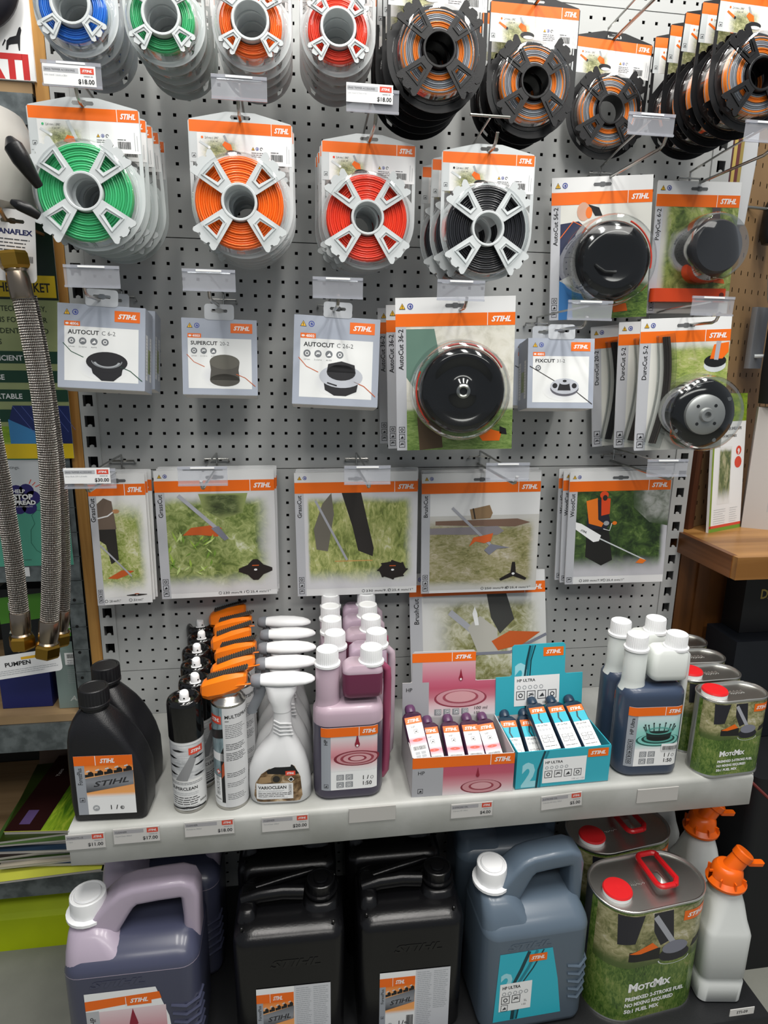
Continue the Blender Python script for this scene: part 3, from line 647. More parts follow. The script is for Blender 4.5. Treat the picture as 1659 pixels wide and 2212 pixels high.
def art_lean(p, x, z, w, h):
    ph(p, 'photo_dry_hedge', x, z, w, h, ['#4c4a2e', '#8a8a5a', '#c2c0a8', '#d9d9d4'], scale=11, fade=(.3, .2, 0, .12), paper='#d4d5d3')
    p.poly([(x+w*.52, h), (x+w*.68, h), (x+w*.74, h*.78), (x+w*.62, h*.66), (x+w*.55, h*.8)], mat('ink_dark_cloth2', '#3c3c3a', .5), 3)
    p.line([(x+w*.22, h*.86), (x+w*.5, h*.6)], 13, SHAFT, 4); p.poly([(x+w*.36, h*.72), (x+w*.46, h*.82), (x+w*.6, h*.7), (x+w*.6, h*.5), (x+w*.44, h*.5)], mat('ink_gear_pale', '#b4b2aa', .45), 5)
    p.poly([(x+w*.55, h*.6), (x+w*.7, h*.68), (x+w*.95, h*.66), (x+w*.8, h*.56), (x+w*.6, h*.52)], RUST, 6); p.line([(x+w*.4, h*.5), (x+w*.7, h*.5), (x+w, h*.64)], 6, mat('ink_gear_grey', '#7d7f8c', .4), 7)
    p.poly([(x+w*.4, h*.84), (x+w*.42, h*.9), (x+w*.44, h*.84), (x+w*.45, h*.74), (x+w*.42, h*.74)], WHT, 8)
def pack(w, h, th, pr, name='blade_packet', slot=True, m=None, side=PAPER):
    """flat packet: board, printed face; origin at bottom centre"""
    out = rr(-w/2, w/2, 0, h, 3, 2); hl = [[(a, b+h-13) for a, b in euro(30, 0)][::-1]] if slot else []
    g = G().plate(out, hl, th, m or PAPER, side=side)
    t = pr; t.v = [v for v in t.v]
    g.add(t, flat(y=-th)); return g
def euro_hole_patch(p, h): p.poly([(a, b+h-13) for a, b in euro(30, 0)], mat('slot_shadow', '#5c5e60', .6), 6); return p

BL = [ # art, name, w, x, z centre, y front, yaw, roll, count, dims, labels
 (art_grassN, 'GrassCut', 96, -303, -531, -60, 5, -.3, 3, ('230 mm/9.1"', '25,4 mm/1"', .16, .6), 'narrow packet with a man mowing and a two-pointed blade', 'narrow two-pointed blade packets'),
 (art_grass2, 'GrassCut', 216, -131, -529, -44, 1.5, .2, 3, ('230 mm/9.1"', '25,4 mm/1"', .5, .74), 'square packet with green nettles and a four-pointed blade', 'four-pointed blade packets'),
 (art_grass3, 'GrassCut', 236, 135, -535, -44, -2.5, .8, 3, ('230 mm/9.1"', '25,4 mm/1"', .55, .77), 'square packet with dark trousers in grass and a toothed blade', 'toothed round blade packets'),
 (art_brush, 'BrushCut', 238, 384, -539, -44, -3.5, 1.2, 3, ('250 mm/9.8"', '25,4 mm/1"', .53, .75), 'square packet with logs, mallet and a three-armed blade', 'three-armed blade packets'),
 (art_wood, 'WoodCut', 206, 669, -530, -60, -6, 1.9, 3, ('200 mm/7.9"', '25,4 mm/1"', .16, .4), 'square packet with an orange-clad worker in forest', 'forest worker packets')]
for art, nm, w, x, zc, y, yaw, roll, n, dims, desc, grp in BL:
    h = 247 if nm != 'WoodCut' else 236
    pr = card_print(w, h, nm, art, band=(19, 21), icons=3 if nm != 'WoodCut' else 1, dims=dims, stripe=min(17, w*.13), sil=False)
    euro_hole_patch(pr, h); me = pack(w, h, 4, pr, slot=False).mesh('blade_packet', smooth=False)
    rd = random.Random(w)
    for k in range(n):
        dx = {'narrow': 3, 'square': 2}[desc.split()[0]]*k+(0 if nm != 'WoodCut' else -9*k)
        thing('blade_packet', me, x+dx, y+k*9.5, zc-h/2+(2 if k else 0)*k, desc+', '+('front one' if k == 0 else ORD[k]+' from the front'), 'blade packet', grp,
              rz=yaw, ry=-roll+(0 if k == 0 else rd.uniform(-.6, .6)))
pr = card_print(292, 296, 'BrushCut', art_lean, band=(24, 24), icons=2, stripe=26, nh=10)
thing('blade_packet', pack(292, 296, 4, pr, slot=False).mesh('blade_packet', smooth=False), 393, -76, -920.5, 'large packet leaning against the panel behind the red and teal display boxes', 'blade packet', rx=-13.5, ry=-.6, rz=-1)

# ---- silver boxes
SILB = mat('box_silver', '#a2a9b6', .35, bump=(60, .08)); BOXW = mat('box_white', '#dcdcda', .5)
def box_art(w, h, code, n1, n2, kind, icons=4):
    p = G(); x0 = -w/2; k = w/130
    p.rect(x0, 0, w, h, SILB, 1); p.rect(x0+10*k, 11*k, w-20*k, h-45*k, mat('box_print_white', '#e3e5e4', .4), 2)
    p.warn(x0+9*k, h-17*k, 9*k, 2); p.rect(x0+10*k, h-34*k, 23*k, 7.5*k, ORG, 3); p.text(code, x0+18*k, h-32.4*k, 4*k, WHT, 4, bold=.03, w=13*k); p.poly(circ(x0+14*k, h-30.4*k, 2.6*k, 1.6*k, 10), WHT, 4)
    p.brand(w/2-46*k, h-24*k, 38*k, 17*k, 3, ORG)
    p.text(n1, x0+15*k, h-46*k, 6.6*k, BLK, 3, bold=.022, w=46*k if len(n1) > 6 else 38*k); p.text(n2, x0+(65 if len(n1) > 6 else 57)*k, h-46*k, 6.6*k, INK, 3, bold=-.005)
    for i in range(icons):
        p.icon(x0+(15+16.5*i)*k, h-62*k, 11*k, mat('ink_mid_grey', '#6e7276', .4), 3, i)
        if i < icons-1 or icons == 3: p.text(['2,4 mm', '2 x 2,0 m', 'AUTO', ''][i], x0+(20.5+16.5*i)*k, h-66.5*k, 2.2*k, INK, 3, al='c')
    cx, cz = w*.06, h*.3
    def cutline(m, s=1):
        p.line([(x0+8*k, cz+30*k), (x0+20*k, cz+17*k), (x0+38*k, cz+9*k)], 1.2*k, m, 3); p.line([(cx+20*k, cz-3*k), (w/2-22*k, cz-9*k), (w/2-4*k, cz-24*k)], 1.2*k, m, 5 if kind else 3)
    DK = mat('ink_head_black', '#1c1c20', .45)
    p.poly(circ(cx-4*k, cz-6*k, 38*k, 20*k, 24), grad('ink_soft_shadow', [(0, '#bdbfca'), (.5, '#e3e5e4')], radial=(.5, .5, 1)), 3)
    if kind == 'C6':
        cutline(DKG); p.poly(circ(cx, cz+3*k, 31*k, 16*k, 28), DK, 5); p.poly([(cx-24*k, cz-4*k), (cx+24*k, cz-4*k), (cx+22*k, cz-16*k), (cx+10*k, cz-26*k), (cx-8*k, cz-26*k), (cx-21*k, cz-15*k)], DK, 4); p.ring(cx, cz+5*k, 17*k, 21*k, LGREY, 6, .5, a0=-2.9, a1=-.2); p.ring(cx, cz+5*k, 22*k, 23*k, LGREY, 6, .5, a0=-3.1, a1=0)
    elif kind == 'S20':
        cutline(RUST); HB = mat('ink_head_olive', '#4a4842', .5); p.poly([(cx-26*k, cz+18*k), (cx+26*k, cz+18*k), (cx+24*k, cz+4*k), (cx+26*k, cz-14*k), (cx-26*k, cz-14*k), (cx-24*k, cz+4*k)], HB, 4); p.poly(circ(cx, cz+18*k, 26*k, 13*k), mat('ink_head_olive2', '#5a5850', .5), 5); p.poly(circ(cx, cz-14*k, 26*k, 11*k), HB, 4)
    elif kind == 'C26':
        cutline(RUST); p.poly([(cx-27*k, cz), (cx+27*k, cz), (cx+24*k, cz-18*k), (cx+8*k, cz-25*k), (cx-10*k, cz-25*k), (cx-24*k, cz-17*k)], DK, 4); p.poly(circ(cx, cz+4*k, 33*k, 17*k, 28), mat('ink_rim_silver', '#b8bcc4', .4), 5); p.poly([(cx-22*k, cz+10*k), (cx+22*k, cz+10*k), (cx+20*k, cz+22*k), (cx, cz+27*k), (cx-20*k, cz+22*k)], DK, 6); p.poly(circ(cx, cz+10*k, 22*k, 12*k, 20), DK, 6); p.line([(cx-21*k, cz-6*k), (cx-6*k, cz-10*k)], 2*k, DK, 7)
    else:
        p.line([(x0+4*k, cz+40*k), (cx-16*k, cz+10*k)], 1.6*k, TROU, 3); p.line([(cx+20*k, cz-6*k), (w/2-2*k, cz-32*k)], 1.6*k, TROU, 4)
        p.poly(circ(cx, cz-2*k, 28*k, 15*k, 26), mat('ink_rim_dark', '#5a5a62', .4), 5); p.poly(circ(cx, cz+2*k, 28*k, 15*k, 26), mat('ink_rim_silver', '#b8bcc4', .4), 6)
        for a in (-1, 1): p.poly(circ(cx+a*19*k, cz+3*k, 5*k, 5*k, 12), DK, 7)
        p.poly([(cx-14*k, cz-6*k), (cx+12*k, cz-6*k), (cx+9*k, cz+10*k), (cx-9*k, cz+10*k)], DK, 7); p.poly(circ(cx, cz+11*k, 12*k, 6*k), mat('ink_rim_silver', '#b8bcc4', .4), 8); p.poly(circ(cx, cz+12*k, 4*k, 2.4*k, 10), BLK, 9)
    return p
def silver_box(w, h, d, *a):
    g = G().box(-w/2, w/2, 0, d, 0, h, SILB); g.box(-w/2+.5, w/2-.5, .5, d-.5, -.6, 0, BOXW); g.add(box_art(w, h, *a), flat())
    s_ = G()                              # printed columns on both side walls
    for x, ww, m in ((5, 14, PAPER), (d-22, 12, PAPER)): s_.rect(x, 18, ww, h*.55, m, 1); s_.fine(x+1, 18+h*.5, ww-2, 12, h*.04, LGREY, 2, .8, seed=int(x))
    s_.rect(22, 30, d*.3, h*.3, photo('photo_box_side', LEAF, scale=6, fade=(0, 0, 0, 0)), 1)
    g.add(s_, lambda x, y, z: (w/2-y, x, z)); g.add(s_, lambda x, y, z: (-w/2+y, d-x, z))
    tb = G().plate([(-24, 0), (24, 0), (24, 19), (20, 23), (-20, 23), (-24, 19)][::-1] if False else rr(-24, 24, -2, 24, 5, 3), [[(q, r_+13) for q, r_ in euro(24, 0)][::-1]], .8, clear('milky_tab', '#eef0f2', .1, .2, .55, '#dfe3e8'))
    tb.v = [(x, y, z+h) for x, y, z in tb.v]
    return [('carton', g.mesh('carton', smooth=False)), ('hang_tab', tb.mesh('hang_tab', smooth=False), [], 'clear plastic hang tab')]
for (w, h, d, x, zc, y, yaw, roll, n, a, desc) in [
    (129, 128, 56, -282, -190, -175, .4, -2.5, 2, ('4006', 'AUTOCUT', 'C 6-2', 'C6'), 'silver box with a black bowl-shaped head and green line'),
    (122, 125, 54, -106, -202, -125, 2.5, -.8, 1, ('4003', 'SUPERCUT', '20-2', 'S20', 3), 'silver box with a brown drum-shaped head and red line'),
    (144, 147, 60, 84, -206, -150, -1.7, -2.3, 1, ('4002', 'AUTOCUT', 'C 26-2', 'C26'), 'silver box with a silver-rimmed black head and red line'),
    (119, 122, 64, 484, -221, -150, -5.5, .3, 2, ('4001', 'FIXCUT', '31-2', 'F31', 1), 'silver box with a small metal disc head')]:
    pp = silver_box(w, h, d, *a)
    for k in range(n):
        thing('mowing_head_box', pp, x+(3 if x < 300 else -3)*k, y+k*(d+4), zc-h/2, desc+('' if n == 1 else (', front one' if k == 0 else ', the one behind')), 'box', 'silver boxes' if n == 1 else desc, rz=yaw+(1.5 if k else 0), ry=-roll, rx=-9)

# ---- blister packs with round heads
SKYP = ['#9a9f92', '#c4c6ba', '#dcdcd6']
def art_a36(p, x, z, w, h):
    p.rect(x, z, w, h, photo('photo_pale_ground', ['#b8b6a6', '#d6d4c8', '#e2e1da'], scale=6, fade=(0, 0, 0, 0)), 2); p.rect(x, z, w, h*.36, photo('photo_lawn', ['#3f5526', '#64803c', '#87a058', '#a3b080'], scale=16, streak=(1, 1.6), fade=(0, 0, 0, .12), paper='#d2d1c4'), 3)
    p.poly([(x, h*.98), (x+w*.26, h*.98), (x+w*.3, h*.8), (x+w*.2, h*.62), (x+w*.08, h*.5), (x, h*.6)], mat('ink_shirt_green', '#5f7d70', .5), 4); p.poly([(x+w*.08, h*.5), (x+w*.3, h*.45), (x+w*.34, h*.02), (x+w*.12, h*.0)], mat('ink_brown_trousers', '#54432f', .5), 5)
    p.poly([(x+w*.68, h*.12), (x+w*.72, h*.07), (x+w*.88, h*.07), (x+w*.9, h*.14), (x+w*.78, h*.17)], ORG, 6); p.poly([(x+w*.88, h*.13), (x+w*.95, h*.12), (x+w*.94, h*.17), (x+w*.88, h*.19)], BLK, 6)
def art_a56(p, x, z, w, h):
    p.rect(x, z, w, h, mat('ink_off_white', '#d4d4cd', .4), 2); p.rect(x, z, w, h*.34, photo('photo_lawn_dark', ['#20301a', '#4a6b2a', '#7b9a44', '#9aac62'], scale=14, fade=(0, 0, 0, .15), paper='#d4d4cd'), 3)
    p.poly([(x, h*.84), (x+w*.2, h*.86), (x+w*.4, h*.72), (x+w*.42, h*.5), (x, h*.35)], mat('ink_navy2', '#232a48', .5), 4); p.line([(x, h*.72), (x+w*.14, h*.86), (x+w*.24, h*.82)], 1.4, ORG, 5)
    p.poly(circ(x+w*.25, h*.94, 12, 16, 14), mat('ink_skin', '#c99d86', .5), 5); p.poly(circ(x+w*.31, h*.93, 6, 10, 14), mat('ink_earmuff', '#e07024', .5), 6); p.poly([(x+w*.3, h*1.0), (x+w*.42, h*.97), (x+w*.46, h*.9), (x+w*.38, h*.9)], BLK, 6)
    p.poly([(x, h*.35), (x+w*.14, h*.28), (x+w*.16, 0), (x, 0)], mat('ink_jeans', '#3c78b4', .5), 5); p.poly([(x+w*.6, h*.12), (x+w*.62, h*.05), (x+w*.78, h*.06), (x+w*.76, h*.13)], ORG, 6)
def art_poly(p, x, z, w, h):
    p.rect(x, z, w, h, photo('photo_garden', ['#26301e', '#5a6e34', '#98a45c', '#c4b8a8'], scale=7, fade=(.12, 0, .25, 0), paper='#b9b8b2'), 2)
    p.line([(x+w*.7, h), (x+w*.78, h*.3)], 16, mat('ink_trunk', '#4a4040', .5), 3); p.rect(x, h*.1, w, h*.12, mat('ink_stones', '#a49a88', .5), 3); p.poly([(x+w*.76, h*.3), (x+w*.8, h*.34), (x+w*.9, h*.33), (x+w*.92, h*.29)], RUST, 4)
def art_duro(p, x, z, w, h):
    p.rect(x, z, w, h, mat('ink_off_white', '#d4d4cd', .4), 2); p.rect(x+22, h*.42, w-22, h*.58, photo('photo_lawn_soft', ['#5f7236', '#8ea04c', '#b0b474', '#c9c8b0'], scale=10, streak=(1, 2), fade=(.1, 0, .3, .15), paper='#d4d4cd'), 3)
    p.poly(circ(x+w*.83, h*.78, 20, 12, 20), PALEP, 4); p.poly(circ(x+w*.83, h*.82, 20, 11, 20), BLK, 5); p.poly([(x+w*.76, h*.84), (x+w*.92, h*.84), (x+w*.99, h*.9), (x+w*.99, h*.99), (x+w*.8, h*.97)], ORG, 6); p.line([(x+w*.84, h*.83), (x+w*.86, h)], 8, SHAFT, 7)
DOME = clear('clear_dome', '#f6f8f8', .05, .07, .0, fm=.45)
def dome(r, d, flange=8, m=DOME):
    return G().lathe([(r+flange, -.6), (r+1, -.8), (r, -4), (r-3, -d*.8), (r-8, -d+3), (r-14, -d), (.01, -d-.5)], m, 48, axis='y', cap=(0, 0))
def off(me, dx, dz, dy=0):
    for v in me.vertices: v.co.x += dx*S; v.co.z += dz*S; v.co.y += dy*S
    return me
def head36():
    g = G(); g.lathe([(58, -2), (66, -6), (70, -20), (69, -40), (65, -50), (58, -55), (52, -55), (46, -51), (30, -49), (18, -52), (14, -57), (11, -58)], BLKG, 48, axis='y', cap=(1, 0)); 
    return g.mesh('mowing_head')
def nut(m=STEEL, r=11):
    g = G().lathe([(r, -54), (r, -62), (r*.75, -63), (r*.55, -62), (r*.5, -56)], m, 24, axis='y', cap=(0, 0)); g.lathe([(r*.5, -57), (.1, -57)], BLK, 16, axis='y', cap=(0, 0)); return g.mesh('centre_nut')
def arcline(r, y, a0, a1, m, th=1.6, n=18): return G().tube([(r*math.cos(a0+(a1-a0)*i/n), y, r*math.sin(a0+(a1-a0)*i/n)) for i in range(n+1)], th, m, 8).mesh('cutting_line')
w, h = 194, 247
pr = euro_hole_patch(card_print(w, h, 'AutoCut 36-2', art_a36, band=(25, 20), stripe=17), h)
REDL = mat('red_line', '#d8402c', .3)
A36 = [('card', pack(w, h, 2, pr, slot=False).mesh('card', smooth=False)), ('mowing_head', off(head36(), 8, 100)), ('centre_nut', off(nut(), 8, 100), [], 'steel centre nut'),
       ('cutting_line', off(arcline(73, -34, .5, 2.0, REDL), 8, 100), [], 'red cutting line'), ('cutting_line', off(arcline(73, -30, 2.7, 3.9, REDL), 8, 100), [], 'red cutting line'), ('clear_dome', off(dome(81, 64).mesh('clear_dome'), 6, 100, -1), [], 'clear blister dome')]
for k in range(3): thing('mowing_head_pack', A36, 284-5*k, [-188, -118, -46][k], -226-h/2-(6 if k else 0), 'blister pack with red lines round a black head, '+['front of three', 'second of three', 'rearmost of three'][k]+' in the third row', 'blister pack', 'three blister packs with red lines', rz=-8.8+(2 if k else 0), ry=-1.9)
w, h = 184, 246
pr = euro_hole_patch(card_print(w, h, 'AutoCut 56-2', art_a56, band=(25, 21), stripe=17), h)
hd = G().lathe([(60, -2), (68, -10), (70, -36), (66, -52), (56, -62), (44, -66), (36, -64), (14, -60), (5, -60)], BLKG, 48, axis='y', cap=(1, 1)); hd.tube([(-36, -66, -8), (-20, -69, -20), (0, -69, -22)], 3, BLKG, 8)
A56 = [('card', pack(w, h, 2, pr, slot=False).mesh('card', smooth=False)), ('mowing_head', off(hd.mesh('mowing_head'), 6, 96)), ('cutting_line', off(arcline(74, -40, -.2, 1.1, REDL), 6, 96), [], 'red cutting line'), ('clear_dome', off(dome(80, 74).mesh('clear_dome'), 4, 96, -1), [], 'clear blister dome')]
thing('mowing_head_pack', A56, 588, -50, 2-h/2, 'large blister pack with a big glossy black head, turned, second row at the right', 'blister pack', rz=-6.9, ry=-3.2)
w, h = 163, 234
pr = euro_hole_patch(card_print(w, h, 'PolyCut 6-2', art_poly, band=(23, 21), stripe=15), h)
hd = G().lathe([(44, -2), (56, -8), (57, -22), (52, -34), (50, -44), (46, -62), (43, -66), (.1, -66)], mat('head_dark_grey', '#2c2d31', .35), 40, axis='y', cap=(1, 0))
bar = G().body([(20, -84, 66, -22, -4, 10), (44, -84, 66, -22, -4, 10)], mat('bar_orange_red', '#c8421a', .35)); bar.lathe([(5, -22.3), (.1, -22.4)], mat('dark_hole', '#5a1a0c', .6), 12, c=(54, 0, 32), axis='y', cap=(0, 0))
PC = [('card', pack(w, h, 2, pr, slot=False).mesh('card', smooth=False)), ('mowing_head', off(hd.mesh('mowing_head'), 12, 112)), ('plastic_bar', bar.mesh('plastic_bar'), [], 'orange plastic bar'), ('clear_dome', off(dome(62, 74).mesh('clear_dome'), 10, 112, -1), [], 'clear blister dome')]
thing('mowing_head_pack', PC, 772, -44, 10-h/2, 'blister pack with a grey cup-shaped head above an orange plastic bar', 'blister pack', rz=-2.6, ry=-1)
w, h = 161, 234
def duro(nm, strips_only):
    pr = euro_hole_patch(card_print(w, h, nm, art_duro, band=(22, 20), icons=2, stripe=20), h)
    o = [('card', pack(w, h, 2, pr, slot=False).mesh('card', smooth=False))]
    for i in range(3):
        st = G().tube([(-54+i*2.6+.9*q+15*math.sin(PI*q/10*.9), -7-3.5*i, 14+q*(h-46)/10) for q in range(11)], 2.8, BLKP if strips_only else mat('strip_brown_black', '#2b2622', .6, bump=(400, .6)), 8); o.append(('cutting_strip', st.mesh('cutting_strip')))
    cv = G().tube([(-52+.9*q+15*math.sin(PI*q/10*.9), -8.5, 8+q*(h-36)/10) for q in range(11)], [6]+[8]*9+[4], DOME, 14, ry=17, up=(1, 0, 0)); o.append(('strip_blister', cv.mesh('strip_blister'), [], 'clear blister over the strips'))
    if not strips_only:
        hd = G().lathe([(50, -2), (62, -8), (64, -20), (60, -28), (44, -36), (36, -38)], BLKG, 44, axis='y', cap=(1, 1))
        for a in (.5, 1.75, 3.7, 5.2): hd.add(G().lathe([(3.6, -29), (3.6, -33), (.1, -33)], STEEL, 10, axis='y', cap=(0, 0)), lambda x, y, z, a=a: (x+53*math.cos(a), y, z+53*math.sin(a)))
        o.append(('mowing_head', off(hd.mesh('mowing_head'), 26, 66)))
        pl = G().lathe([(36, -36), (35, -44), (31, -47), (13, -47), (11, -53), (6, -53), (5, -44), (.1, -44)], STEEL2, 36, axis='y', cap=(0, 0))
        for a in (.78, 2.36, 3.92, 5.5): pl.add(G().lathe([(3, -47.3), (.1, -47.4)], BLK, 10, axis='y', cap=(0, 0)), lambda x, y, z, a=a: (x+22*math.cos(a), y, z+22*math.sin(a)))
        o.append(('metal_plate', off(pl.mesh('metal_plate'), 26, 66), [], 'grey metal plate with four holes')); o.append(('clear_dome', off(dome(69, 58, 3).mesh('clear_dome'), 26, 68, -1), [], 'clear blister dome'))
    return o
STEEL2 = mat('brushed_aluminium', '#a9aaa9', .4, .7)
D5 = duro('DuroCut 5-2', False); D20 = duro('DuroCut 20-2', True)
thing('mowing_head_pack', D5, 717, -152, -239-h/2, 'blister pack with a metal plate head and black strips, front of the right-hand hook', 'blister pack', 'blister packs with metal plate heads', rz=-7.4, ry=-2.8)
thing('mowing_head_pack', D5, 709, -90, -241-h/2, 'blister pack with black strips, middle one of the right-hand hook', 'blister pack', 'blister packs with metal plate heads', rz=-6, ry=-3.2)
thing('mowing_head_pack', D20, 692, -30, -243-h/2, 'blister pack with only black strips showing, rearmost and most tilted', 'blister pack', rz=-3, ry=-6)

# ================================================================ bottles and boxes on the white shelf
def wrap(half, depth, r, cx=0):
    """label mapping round the front of a rounded rectangle (front face at y=-depth)"""
    fl = half-r
    def f(u, y, z):
        s = 1 if u > 0 else -1; a = abs(u)
        if a <= fl: return (cx+u, -depth+y, z)
        t = (a-fl)/r
        if t > PI/2: return (cx+s*(fl+r-y), -depth+r+(t-PI/2)*r, z)
        return (cx+s*(fl+(r-y)*math.sin(t)), -depth+r-(r-y)*math.cos(t), z)
    return f
def wall(g, fn, off_=-.15): return lambda x, y, z: fn(x, y+off_, z)
def cap(r, h, m, z0, cx=0, cy=0, skirt=0, ribs=36, dome_=1.5):
    g = G(); n = ribs*2
    def sec(rr_, z, rib): return [(cx+(rr_-(rib if i % 2 else 0))*math.cos(2*PI*i/n), cy+(rr_-(rib if i % 2 else 0))*math.sin(2*PI*i/n), z) for i in range(n)]
    s = [sec(r+skirt, z0, 0), sec(r+skirt, z0+h*.14, 0), sec(r+.2, z0+h*.18, .8), sec(r, z0+h-3, .8), sec(r-.8, z0+h-1, 0), sec(r-2.5, z0+h, 0), sec(r-4, z0+h, 0), sec(r-5, z0+h-dome_*.5, 0)]
    return g.loft(s, m)
OILB = mat('oil_bottle_black', '#17171a', .36, bump=(500, .25))
def forest_label(w, h, big=False):
    p = G(); x0 = -w/2
    p.rect(x0, 0, w, h, WHT, 1, 8)
    p.rect(x0, 0, w*.17, h*.84, mat('stripe_grey2', '#9ba0a8', .4), 2, 2); 
    p.rect(x0+w*.17, h*.3, w*.83, h*.54, grad('label_orange_fade', [(0, '#e8e9ea'), (.12, '#f0a860'), (.3, '#eda260'), (.7, '#f2b070'), (1, '#e8791c')]), 2, 8)
    p.poly([(x0+w*.17, h*.38), (x0+w*.99, h*.5), (x0+w, h*.74), (x0+w*.17, h*.62)], grad('label_bar_steel', [(0, '#3b3c40'), (.5, '#8b8e94'), (1, '#63666c')]), 3)
    for i in range(5):
        a = x0+w*(.17+.165*i); b = h*(.64+.02*i)
        p.poly([(a, b), (a+w*.15, b+h*.02), (a+w*.15, b+h*.07), (a+w*.11, b+h*.1), (a+w*.06, b+h*.085), (a+w*.05, b+h*.05), (a, b+h*.05)], BLK, 4); p.poly([(a+w*.02, b+h*.085), (a+w*.09, b+h*.1), (a+w*.08, b+h*.125), (a+w*.02, b+h*.105)], PALEP, 5)
    p.text('STIHL', x0+w*.3, h*.475, h*.085, mat('ink_engraved', '#2c2d31', .4), 4, bold=.02, ital=.35, rot=.14, w=w*.62)
    p.rect(x0, h*.84, w, h*.16, ORG, 3, 8); p.rect(x0+w*.36, h*.84, w*.012, h*.16, WHT, 4); p.brand(x0+w*.4, h*.83, w*.34, h*.17, 4)
    p.text('ForestPlus', x0+w*.12, h*.8, w*.085, BLK, 4, rot=PI/2, al='r', w=h*.28); p.icon(x0+w*.04, h*.22, w*.09, INK, 4, 2, True)
    p.icon(x0+w*.25, h*.06, w*.12, LGREY, 4, 1); p.text('1', x0+w*.56, h*.08, h*.075, BLK, 4, bold=.012); p.text('l', x0+w*.65, h*.08, h*.075, BLK, 4, ital=.25, bold=.012); p.text('e', x0+w*.73, h*.08, h*.07, BLK, 4); p.ring(x0+w*.76, h*.105, w*.03, w*.036, BLK, 4, n=12)
    return p
def oil_bottle():
    r = [(0, -50, 50, -27, 27, 9), (3, -56, 56, -31, 31, 10), (30, -58, 58, -32, 32, 10), (75, -58, 57, -32, 32, 10), (100, -58, 51, -32, 32, 11), (118, -58, 44, -31.5, 31.5, 12), (138, -57.5, 34, -31, 31, 14), (154, -55.5, 24, -29, 29, 16), (167, -51, 14, -26, 26, 18), (177, -45, 7, -22, 22, 19), (183, -38, 2, -19.5, 19.5, 19)]
    g = G().body(r, OILB, 5); g.lathe([(19, 180), (19, 190), (21, 190), (21, 193)], OILB, 28, c=(-18, 0, 0), cap=(0, 1))
    c = cap(22.5, 29, OILB, 190, -18, 0, .6, 30)
    lb = G().add(forest_label(88, 104).slice(), wall(None, wrap(58, 32, 10))); lb.v = [(x-2, y, z+14) for x, y, z in lb.v]
    gr = G().tube([(57, 0, 40), (55.5, 0, 86), (47, 0, 112), (38, 0, 132), (28, 0, 150)], 4, OILB, 6)
    return [('bottle_body', g.mesh('bottle_body')), ('screw_cap', c.mesh('screw_cap', ang=25)), ('label', lb.mesh('label', smooth=False), [], 'orange, white and grey label')]
OB = oil_bottle()
OB = OB[:2]+[OB[2]]
thing('oil_bottle', OB, -284, -287, -922, 'black oil bottle at the front left corner of the white shelf', 'oil bottle', 'black oil bottles', rz=-3)
thing('oil_bottle', OB, -286, -216, -922, 'black oil bottle behind another one at the shelf left end', 'oil bottle', 'black oil bottles', rz=-10)

TIN = mat('tin_rim', '#b9b7b2', .25, 1)
def clean_label():
    p = G(); H_ = 122; L_ = 2*PI*26.5
    p.rect(-L_/2, 0, L_, H_, mat('can_white', '#dfe0e0', .3), 1, 40)
    p.rect(-38, 52, 76, 66, photo('photo_spray_streaks', ['#8d9094', '#c4c6c8', '#e4e5e5'], scale=5, streak=(.6, 3), fade=(0, 0, .1, 0)), 2, 20)
    for i, (a, b) in enumerate([(-22, 108), (-34, 95), (-30, 80), (-34, 66), (12, 94), (14, 80), (12, 62)]): p.poly([(a, b), (a+12, b+1.5), (a+22, b-1), (a+14, b-2.4), (a+4, b-2)], BLK, 3)
    p.poly([(-18, 54), (2, 54), (26, 112), (16, 112)], mat('ink_bar_grey', '#8b8c8e', .4), 3); p.brand(6, 100, 24, 12, 4, RED)
    p.text('SUPERCLEAN', -27, 37, 5.4, BLK, 3, bold=.02, w=44); p.fine(-30, 50, 60, 2, 2.6, INK, 3, .7, seed=4); p.fine(-24, 31, 50, 2, 3, LGREY, 3, .7, seed=5)
    p.fine(-26, 22.5, 52, 4, 4, BLK, 3, 1.3, seed=6); p.fine(-26, 6.5, 48, 3, 2.2, INK, 3, .6, seed=7); p.line([(-34, 1), (0, 5), (34, 1)], 3, BLK, 3); p.text('300mL', 20, 10, 4, BLK, 3, bold=.01)
    return p
def spray_can():
    g = G().lathe([(24, 0), (26.8, 1), (26.8, 3), (26.2, 4.5), (26.2, 128), (25, 131)], TIN, 36)
    lb = G().add(clean_label().slice(3), wall(None, cylmap(26.3))); lb.v = [(x, y, z+6) for x, y, z in lb.v]
    c = G().lathe([(27.2, 129), (27.6, 131), (27.6, 187), (26.6, 192), (24.5, 195), (21.5, 196), (18.5, 194.6), (16.5, 191), (15, 188.5), (8, 188), (.1, 188)], BLKG, 40, cap=(0, 0))
    b = G().lathe([(9, 187), (9, 189.5), (7.4, 190)], WHTP, 20, cap=(0, 0)); b.loft([[(x, y, z+k*(y+6)*.25) for x, y in circ(0, 0, r_, n=20)] for r_, z, k in ((7.4, 189, 0), (7.2, 199, 1), (6.2, 201, 1))], WHTP)
    b.lathe([(1.5, -7.6), (.1, -7.7)], BLK, 10, c=(1, 0, 195), axis='y', cap=(0, 0))
    return [('can', g.mesh('can')), ('label', lb.mesh('label', smooth=False), [], 'white label with streak pattern'), ('cap', c.mesh('cap')), ('spray_button', b.mesh('spray_button'), [], 'white spray button')]
SC = spray_can(); zc_ = -717.4
CANS = [(397, 1492), (420, 1456), (424, 1418), (424, 1393), (433, 1368), (430, 1344)]
